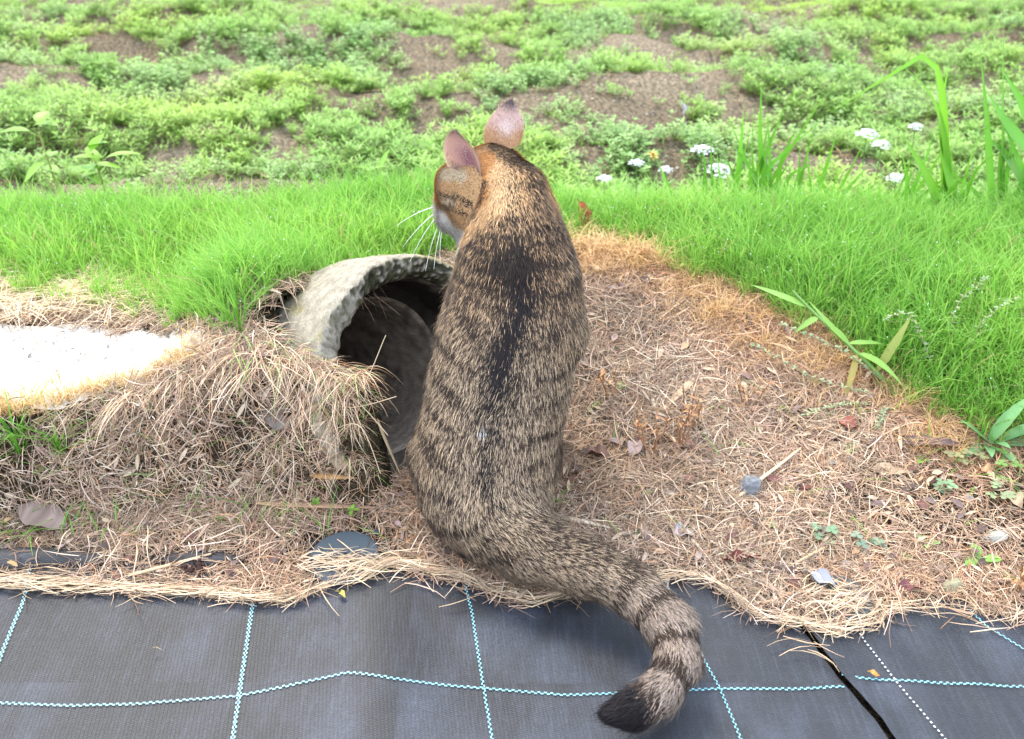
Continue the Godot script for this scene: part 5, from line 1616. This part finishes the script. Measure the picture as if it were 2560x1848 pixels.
	# pale dead grass in the worn places of the left lawn
	for i in 480:
		var x := -0.62 + rng.randfn(0, 0.17)
		var d := 1.255 + rng.randfn(0, 0.04)
		if i % 3 == 0:
			x = -1.06 + rng.randfn(0, 0.16); d = 1.56 + rng.randfn(0, 0.04)
		if in_slab(x, d): continue
		var k := 6 + rng.randi() % 4
		xf[k].append(Transform3D(slope_basis(x, d, R(0, TAU)).scaled_local(Vector3(1.2, R(0.2, 0.5), 1.2)), P(x, -d, 0.006)))
		cols[k].append(jit(Color(1.2, 1.35, 1.7), 0.15))
	for k in 10:
		tag(scatter("dead_grass", tuft_v[k] if k < 6 else upr_v[k - 6], M.straw, xf[k], cols[k]), "arching pale dead grass tufts on the bank and at the lawn's edge" , "dead grass", "dead grass and straw")
	# the combed hem of straw along the edge of the mat
	var hem := MB.new()
	for i in 1900:
		var x := R(-1.2, 1.2)
		var off := absf(rng.randfn(0, 0.016))
		var thick := 0.5 + 0.5 * ss(0.1, -0.2, x)
		if off > 0.03 * (0.6 + thick): continue
		if x > 0.46 and rng.randf() < 0.75: continue
		if x > -0.2 and rng.randf() < 0.35 + 0.5 * n1.get_noise_2d(x * 60, 4): continue
		var ln := R(0.03, 0.085)
		var pts := []
		var c := jit(Color(0.58, 0.44, 0.29).lerp(Color(0.40, 0.26, 0.16), clampf(off / 0.03, 0, 1) * 0.8 + R(-0.2, 0.2)), 0.18)
		var slant := rng.randfn(0, 0.17)
		var up := R(0.002, 0.012) * exp(-off * off / 0.0004) + R(0.001, 0.005)
		for j in 6:
			var t := j / 5.0 - 0.5
			var xx := x + ln * t
			var dd := lut(HEM, xx) + off + slant * ln * t + 0.005 - 0.003 * rng.randf()
			pts.append(Vector3(xx, mat_y(xx, dd) + up + 0.002 * sin(t * 4), -dd))
		ribbon(hem, pts, Vector3(0, R(-0.6, 0.6), 1).normalized(), R(0.0009, 0.0017), c, c * R(0.85, 1.1), 0.3)
	# stray bits that lie loose on the mat and on the peg caps
	for s in [[-0.215, -0.735, 0.06, 1.0], [-0.06, -0.735, 0.05, -0.35], [0.07, -0.735, 0.055, 0.7], [0.01, -0.722, 0.04, 0.6], [0.315, -0.668, 0.05, -0.2], [0.33, -0.66, 0.05, 0.5], [0.34, -0.655, 0.04, 0.9], [0.325, -0.675, 0.05, 0.3], [0.345, -0.664, 0.035, 0.7], [0.305, -0.68, 0.05, -0.1], [-0.19, -0.815, 0.05, 0.1], [-0.20, -0.805, 0.045, -0.2], [-0.212, -0.80, 0.05, 0.25], [-0.195, -0.798, 0.06, 0.05], [-0.18, -0.803, 0.05, -0.35], [0.52, -0.70, 0.05, 0.2], [0.54, -0.695, 0.05, -0.1], [-0.39, -0.668, 0.012, 0.1]]:
		var c := jit(Color(0.50, 0.36, 0.23), 0.2)
		strand(hem, P(s[0], s[1], 0.009), Vector3(cos(s[3]), 0.03, sin(s[3])).normalized(), s[2], 0.0014, R(-0.3, 0.3), 0.003, c, c)
	for i in 330:
		var an := R(0, TAU)
		var x := -0.20 + rng.randfn(0, 0.028)
		var d := 0.792 + rng.randfn(0, 0.010)
		var c := jit(Color(0.52, 0.38, 0.25), 0.25)
		if i >= 170:
			x = 0.384 + rng.randfn(0, 0.022); d = 0.738 + rng.randfn(0, 0.015)
		var a2 := R(-0.8, 0.8)
		strand(hem, P(x, -d, R(0.006, 0.016)), Vector3(cos(a2), R(-0.15, 0.15), sin(a2)).normalized(), R(0.025, 0.06), 0.0012, R(-0.5, 0.5), R(0, 0.008), c, c)
	# loose hoops of grass in front of the left fold
	for i in 26:
		var x := R(-0.95, -0.40)
		var pts := []
		var top := Vector3(x + R(-0.03, 0.03), 0.018 + R(0, 0.018), R(-0.85, -0.825))
		var bot := Vector3(x + R(-0.05, 0.05), 0.006, R(-0.81, -0.765))
		var bow := R(0.005, 0.03)
		for j in 7:
			var t := j / 6.0
			pts.append(top.lerp(bot, t) + Vector3(0.4 * bow * sin(t * PI * 1.5 + x * 40), bow * sin(t * PI), 0.3 * bow * sin(t * PI)))
		var c := jit(Color(0.54, 0.39, 0.26), 0.2)
		ribbon(hem, pts, Vector3(1, 0, 0.2).normalized(), 0.0014, c, c, 0.4)
	tag(obj(numbered("straw"), hem.mesh(), M.straw), "pale straw combed into a hem along the mat's edge", "straw", "", "stuff")
	# sparse green blades among the dead grass
	var gv := MB.new()
	for i in 900:
		var x := R(-1.0, 0.9) if i % 3 else R(-0.95, -0.5)
		var d := R(0.84, 1.1)
		if x > -0.15 and d < lut(LAWN, x) - 0.10 and rng.randf() < 0.85: continue
		if in_slab(x, d, 0.01) or in_pipe(x, d) or d > lut(LAWN, x) + 0.05: continue
		if x > -0.15 and x < 0.12: continue
		var an := R(0, TAU)
		var ln := R(0.02, 0.065)
		var lean := Vector3(cos(an), 0, sin(an)) * R(0.3, 1.2)
		var b0 := P(x, -d, -0.002)
		var c := jit(Color(0.18, 0.37, 0.06), 0.25)
		ribbon(gv, [b0, b0 + (Vector3.UP + lean * 0.4) * ln * 0.4, b0 + (Vector3.UP * 0.8 + lean * 0.9) * ln * 0.75, b0 + (Vector3.UP * 0.7 + lean * 1.3) * ln], Vector3(-sin(an), 0, cos(an)), 0.0018, c, c * 1.2, 0.12)
	tag(obj(numbered("grass"), gv.mesh(), M.grass), "scattered green grass blades coming up through the dead grass", "grass", "", "stuff")

# ---------------------------------------------------------------- the weedy field
func make_field() -> void:
	var vars := []
	for k in 7:
		var mb := MB.new()
		var stems := 4 + k % 4
		for s in stems:
			var an := TAU * s / stems + R(-0.5, 0.5)
			var out := Vector3(cos(an), 0, sin(an)) * R(0.015, 0.055)
			var top := out + Vector3(0, R(0.03, 0.075), 0)
			var red := rng.randf() < 0.35
			tube(mb, [Vector3(0, -0.005, 0), out * 0.5 + Vector3(0, top.y * 0.45, 0), top], 0.0012, 0.0008, Color(0.30, 0.17, 0.08) if red else Color(0.18, 0.28, 0.08), 3, false)
			var pairs := 4 + rng.randi() % 3
			for pq in pairs:
				var t := (pq + 1.0) / pairs
				var at := (out * 0.5 + Vector3(0, top.y * 0.45, 0)).lerp(top, clampf(t * 1.4 - 0.4, 0, 1))
				var a0 := pq * 1.57 + R(-0.3, 0.3)
				var num := 2 if pq < pairs - 1 else 4
				for q in num:
					var la := a0 + TAU * q / num
					var dir := Vector3(cos(la), R(0.1, 0.75) + (0.5 if num == 4 else 0.0), sin(la))
					var lance := k % 3 != 2
					var c := Color(0.21, 0.37, 0.07).lerp(Color(0.36, 0.53, 0.14), rng.randf() * (0.5 + 0.5 * t))
					if not lance: c = Color(0.24, 0.39, 0.11).lerp(Color(0.39, 0.54, 0.21), rng.randf())
					leaf(mb, at, dir, Vector3.UP, R(0.018, 0.034) if lance else R(0.012, 0.020), R(0.005, 0.0085) if lance else R(0.007, 0.011), R(0.1, 0.6), c, 4, 0.42 if lance else 0.6, 0.14)
		vars.append(mb.mesh())
	var low := []
	for k in 3:
		var mb := MB.new()
		for i in 26:
			var an := R(0, TAU)
			var r := R(0.0, 0.05)
			var c := Color(0.22, 0.40, 0.06).lerp(Color(0.35, 0.54, 0.12), rng.randf())
			leaf(mb, Vector3(cos(an) * r, R(0.0, 0.02), sin(an) * r), Vector3(R(-1, 1), R(0.3, 1.2), R(-1, 1)), Vector3.UP, R(0.014, 0.03), R(0.003, 0.006), R(0, 0.5), c, 4, 0.4, 0.14)
		low.append(mb.mesh())
	var nv := vars.size()
	var xf := []
	var cols := []
	for k in nv + 3: xf.append([]); cols.append([])
	var tries := 0
	while tries < 24000:
		tries += 1
		var d := 1.72 + 4.6 * pow(rng.randf(), 1.15)
		var hw := 1.25 + d * 0.55
		var x := R(-hw, hw)
		var bare := 0.0
		for b in BARE:
			var dx: float = (x - b[0]) / b[2]
			var dd: float = (d - b[1]) / b[3]
			bare = maxf(bare, ss(1.3, 0.6, sqrt(dx * dx + dd * dd) + 0.9 * n1.get_noise_2d(x * 26, d * 26)))
		var n := n1.get_noise_2d(x * 13 + 200, d * 11) * 0.6 + n1.get_noise_2d(x * 40, d * 30 + 77) * 0.4
		var e := 0.03
		var facing := (ground(x, d + e) - ground(x, d - e)) / (2 * e)
		var keep := ss(-0.52, -0.06, n - 0.20 * clampf(facing, -0.5, 1.0))
		keep *= 1 - 0.92 * bare
		if d < 2.05 and x < 0.1: keep *= 0.3
		if rng.randf() > keep: continue
		var kind := n1.get_noise_2d(x * 8 + 500, d * 8)
		var k := rng.randi() % nv
		if kind > -0.12: k = [0, 1, 3, 4, 6][rng.randi() % 5]
		elif kind < -0.22: k = [2, 5][rng.randi() % 2]
		if rng.randf() < 0.28 or d > 4.4: k = nv + rng.randi() % 3
		var sc := R(0.45, 0.9) * (0.75 if n < -0.1 else 1.0)
		xf[k].append(Transform3D((Basis(Vector3.UP, R(0, TAU)) * Basis(Vector3.RIGHT, R(-0.2, 0.2))).scaled(Vector3(sc, sc, sc)), P(x, -d)))
		var warm := n1.get_noise_2d(x * 10 + 900, d * 10)
		cols[k].append(jit(Color(1, 1, 1).lerp(Color(1.3, 1.15, 0.95), clampf(warm * 1.3, 0, 1)).lerp(Color(0.88, 0.95, 0.95), clampf(-warm * 1.3, 0, 1)), 0.12))
	for k in nv + 3:
		tag(scatter("weeds", vars[k] if k < nv else low[k - nv], M.leaf, xf[k], cols[k]), "low leafy green weeds covering the field behind the lawn", "weeds", "weeds of the field")
	# grit, pebbles and dry bits on the field's soil
	var pm := stone_mesh(Vector3(1, 0.6, 0.8), 0.25, 4, Color(0.9, 0.9, 0.9), Color(1, 1, 1), true)
	var px := []
	var pc := []
	while px.size() < 7500:
		var d := 0.86 + 3.9 * pow(rng.randf(), 1.3)
		var x := R(-1.0 - d * 0.45, 1.0 + d * 0.45)
		if d < 1.75 and (d > lut(LAWN, x) or x < 0.2 and rng.randf() < 0.8): continue
		if d < 1.75 and d < lut(HEM, x) + 0.04: continue
		if in_pipe(x, d): continue
		var r := R(0.0015, 0.0045) * (1.0 if rng.randf() < 0.93 else 2.0) * (0.7 if d < 1.7 else 1.0)
		px.append(Transform3D(Basis(Vector3.UP, R(0, TAU)).scaled(Vector3(r, r, r)), P(x, -d, r * 0.3)))
		pc.append(jit([Color(0.34, 0.27, 0.20), Color(0.22, 0.17, 0.12), Color(0.46, 0.40, 0.32), Color(0.17, 0.15, 0.13)][rng.randi() % 4], 0.25))
	tag(scatter("gravel", pm, M.stone, px, pc), "small grit and pebbles on the bare soil", "gravel")
	var sx := []
	var sc2 := []
	var sm := MB.new()
	for i in 5:
		var c := Color(0.42, 0.30, 0.19) * R(0.7, 1.2)
		var an := R(0, TAU)
		strand(sm, Vector3(R(-0.03, 0.03), 0.006, R(-0.03, 0.03)), Vector3(cos(an), R(0, 0.2), sin(an)).normalized(), R(0.04, 0.10), 0.0016, R(-0.5, 0.5), R(0, 0.012), c, c)
	while sx.size() < 420:
		var d := 1.7 + 3.0 * rng.randf()
		var x := R(-1.0 - d * 0.45, 1.0 + d * 0.45)
		sx.append(Transform3D(Basis(Vector3.UP, R(0, TAU)).scaled(Vector3.ONE * R(0.6, 1.2)), P(x, -d)))
		sc2.append(jit(Color(1, 0.95, 0.85), 0.3))
	tag(scatter("plant_litter", sm.mesh(), M.straw, sx, sc2), "dry stems and roots lying on the field's soil", "litter")
